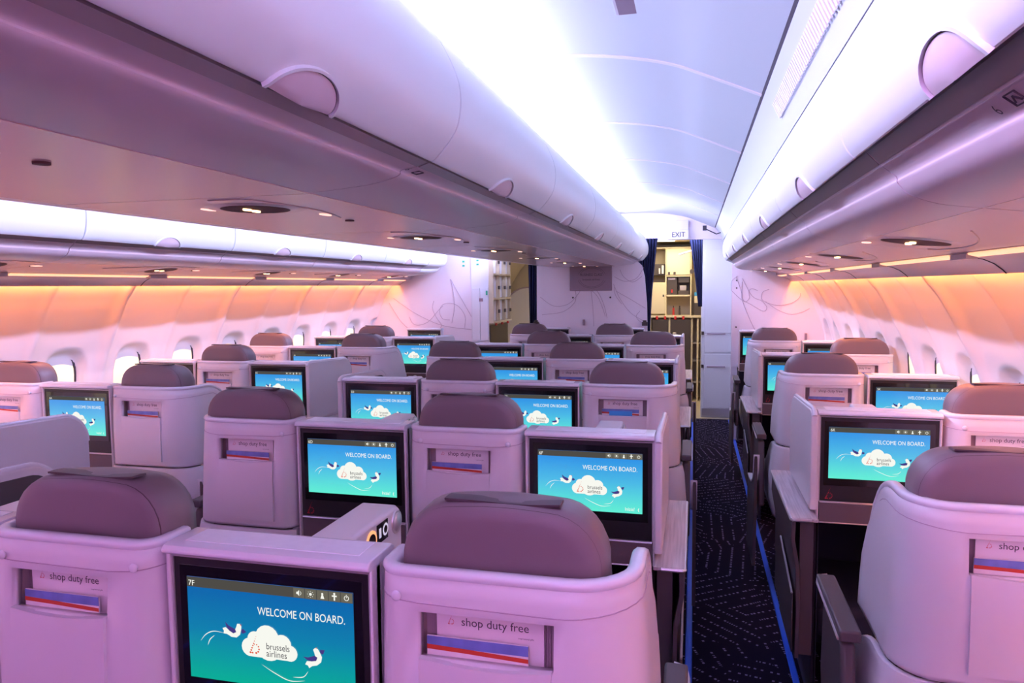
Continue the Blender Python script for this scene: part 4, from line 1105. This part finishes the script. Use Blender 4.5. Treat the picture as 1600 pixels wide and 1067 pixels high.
for i, (px, py) in enumerate(((1046, 379), (1040, 388))):
    x, z = ip(px, py, 9.9); mb = MB(); mb.box(x-.12, x+.12, 9.5+.35*i, 9.62+.35*i, H+.588, H+.6); o = build(mb, 'ceiling_lamp', 'galley_glow'); tag(o, f'small lit lamp panel in the galley ceiling, {"nearer" if i == 0 else "farther"} one', 'lamp', 'galley ceiling lamps')
mb = MB(); x, z = ip(1074, 394, 9.4); mb.tube([(x-.10, 9.4, H+z-.03), (x+.06, 9.4, H+z+.02), (x+.07, 9.4, H+.60)], .014); o = build(mb, 'grab_handle', 'white'); tag(o, 'white slanted handle near the top right of the galley doorway', 'handle')

# ------------------------------------------------------------------ left doorway: closet, stowage rack, entry area
t = thing('closet', 'white double-door closet beside the magazine rack on the left', 'closet', (0, 0, 0))
mb = MB(); mb.box(-2.44, -2.235, 7.75, 8.55, 0, H+.62); build(mb, 'cabinet', 'door', t, bevel=.003)
for i in (0, 1):
    a = -2.425+.095*i; mb = MB(); mb.box(a, a+.090, 7.738, 7.75, H-.60, H-.01); d = build(mb, 'door', 'door', t, bevel=.003)
    mb = MB(); mb.box(-2.342+.024*i, -2.324+.024*i, 7.730, 7.738, H-.16, H-.125); build(mb, 'handle', 'plate', d)
    mb = MB(); mb.box(a, a+.090, 7.738, 7.75, .05, H-.62); build(mb, 'lower_door', 'door', t, bevel=.003)
mb = MB(); mb.box(-2.262, -2.244, 7.730, 7.75, H-.09, H-.04); o = build(mb, 'placard', 'green'); tag(o, 'tiny green placard on the white closet by the rack', 'placard')
t = thing('stowage_rack', 'open pigeonhole rack with black latches beside the left doorway', 'rack', (0, 0, 0))
mb = MB(); xr_ = -2.232
cols = [7.76, 8.02, 8.28, 8.54]; levs = [H+.45, H+.14, H-.135, H-.40]
mb.box(xr_-.003, xr_, 7.755, 8.56, 0, H+.62)
for y in cols: mb.box(xr_, xr_+.05, y-.008, y+.008, H-.40, H+.55)
for z in levs: mb.box(xr_, xr_+.055, 7.755, 8.56, z-.008, z+.008)
build(mb, 'frame', 'cream', t, smooth=0)
for i in range(3):
    for j in range(3):
        mb = MB(); mb.box(xr_+.002, xr_+.012, cols[i]+.015, cols[i+1]-.015, levs[j+1]+.015, levs[j]-.02); d = build(mb, 'pigeonhole_back', 'door', t)
        mb = MB(); mb.box(xr_+.045, xr_+.062, cols[i+1]-.05, cols[i+1]-.005, (levs[j+1]+levs[j])/2-.03, (levs[j+1]+levs[j])/2+.01); build(mb, 'turn_latch', 'gdark', t, bevel=.002)
for i in range(3):
    mb = MB(); mb.box(xr_+.05, xr_+.066, cols[i]+.06, cols[i]+.10, H-.435, H-.41); build(mb, 'red_latch', 'red', t)
mb = MB(); mb.box(xr_, xr_+.01, 7.76, 8.54, .2, H-.43); build(mb, 'cart_bay', 'gdark', t)
# entry door area: sloping cream lining, door panel with rounded outline
mb = MB(); mb.prism_y([(-3.3, 0), (-3.3, H+.6), (-2.3, H+.6), (-2.62, H+.25), (-2.85, H-.1), (-2.9, 0)], 8.62, 10.86); struct(mb, 'wall_entry', 'cream', smooth=0)
t = thing('cabin_door', 'cream rounded aircraft door seen through the left doorway', 'door', (0, 0, 0))
mb = MB(); pts = [(-2.88, .1), (-2.88, H-.35)] + [(-2.50-.38*cos(a), H-.35+.34*sin(a)) for a in [pi/2*i/8 for i in range(1, 9)]] + [(-2.0, H-.01), (-2.0, .1)]
mb.prism_y(pts, 10.90, 10.96); d = build(mb, 'door_leaf', 'white', t, bevel=.02, subs=3)
mb = MB(); mb.tube([(x, 10.89, z) for x, z in pts], .012, 0, 6); build(mb, 'door_seal', 'line', t)
mb = MB(); mb.box(-2.42, -2.34, 10.98, 11.0, H+.15, H+.36); o = build(mb, 'door_placard', 'white'); tag(o, 'white placard on the cream entry wall', 'placard')
# green placards near the end of the left bins
for i, (px, py) in enumerate(((724, 412), (746, 410))):
    x, z = ip(px, py, 7.0 if i == 0 else 7.3); mb = MB(); yy = 7.0 if i == 0 else 7.3; mb.box(x-.012, x+.012, yy, yy+.004, H+z-.03, H+z+.03, 0); mb.box(x-.012, x+.012, yy-.001, yy+.003, H+z-.012, H+z+.012, 1)
    o = build(mb, 'safety_placard', ['green', 'white']); tag(o, f'tiny green and white placard at the far end of the left bins, {"left" if i == 0 else "right"} one', 'placard')
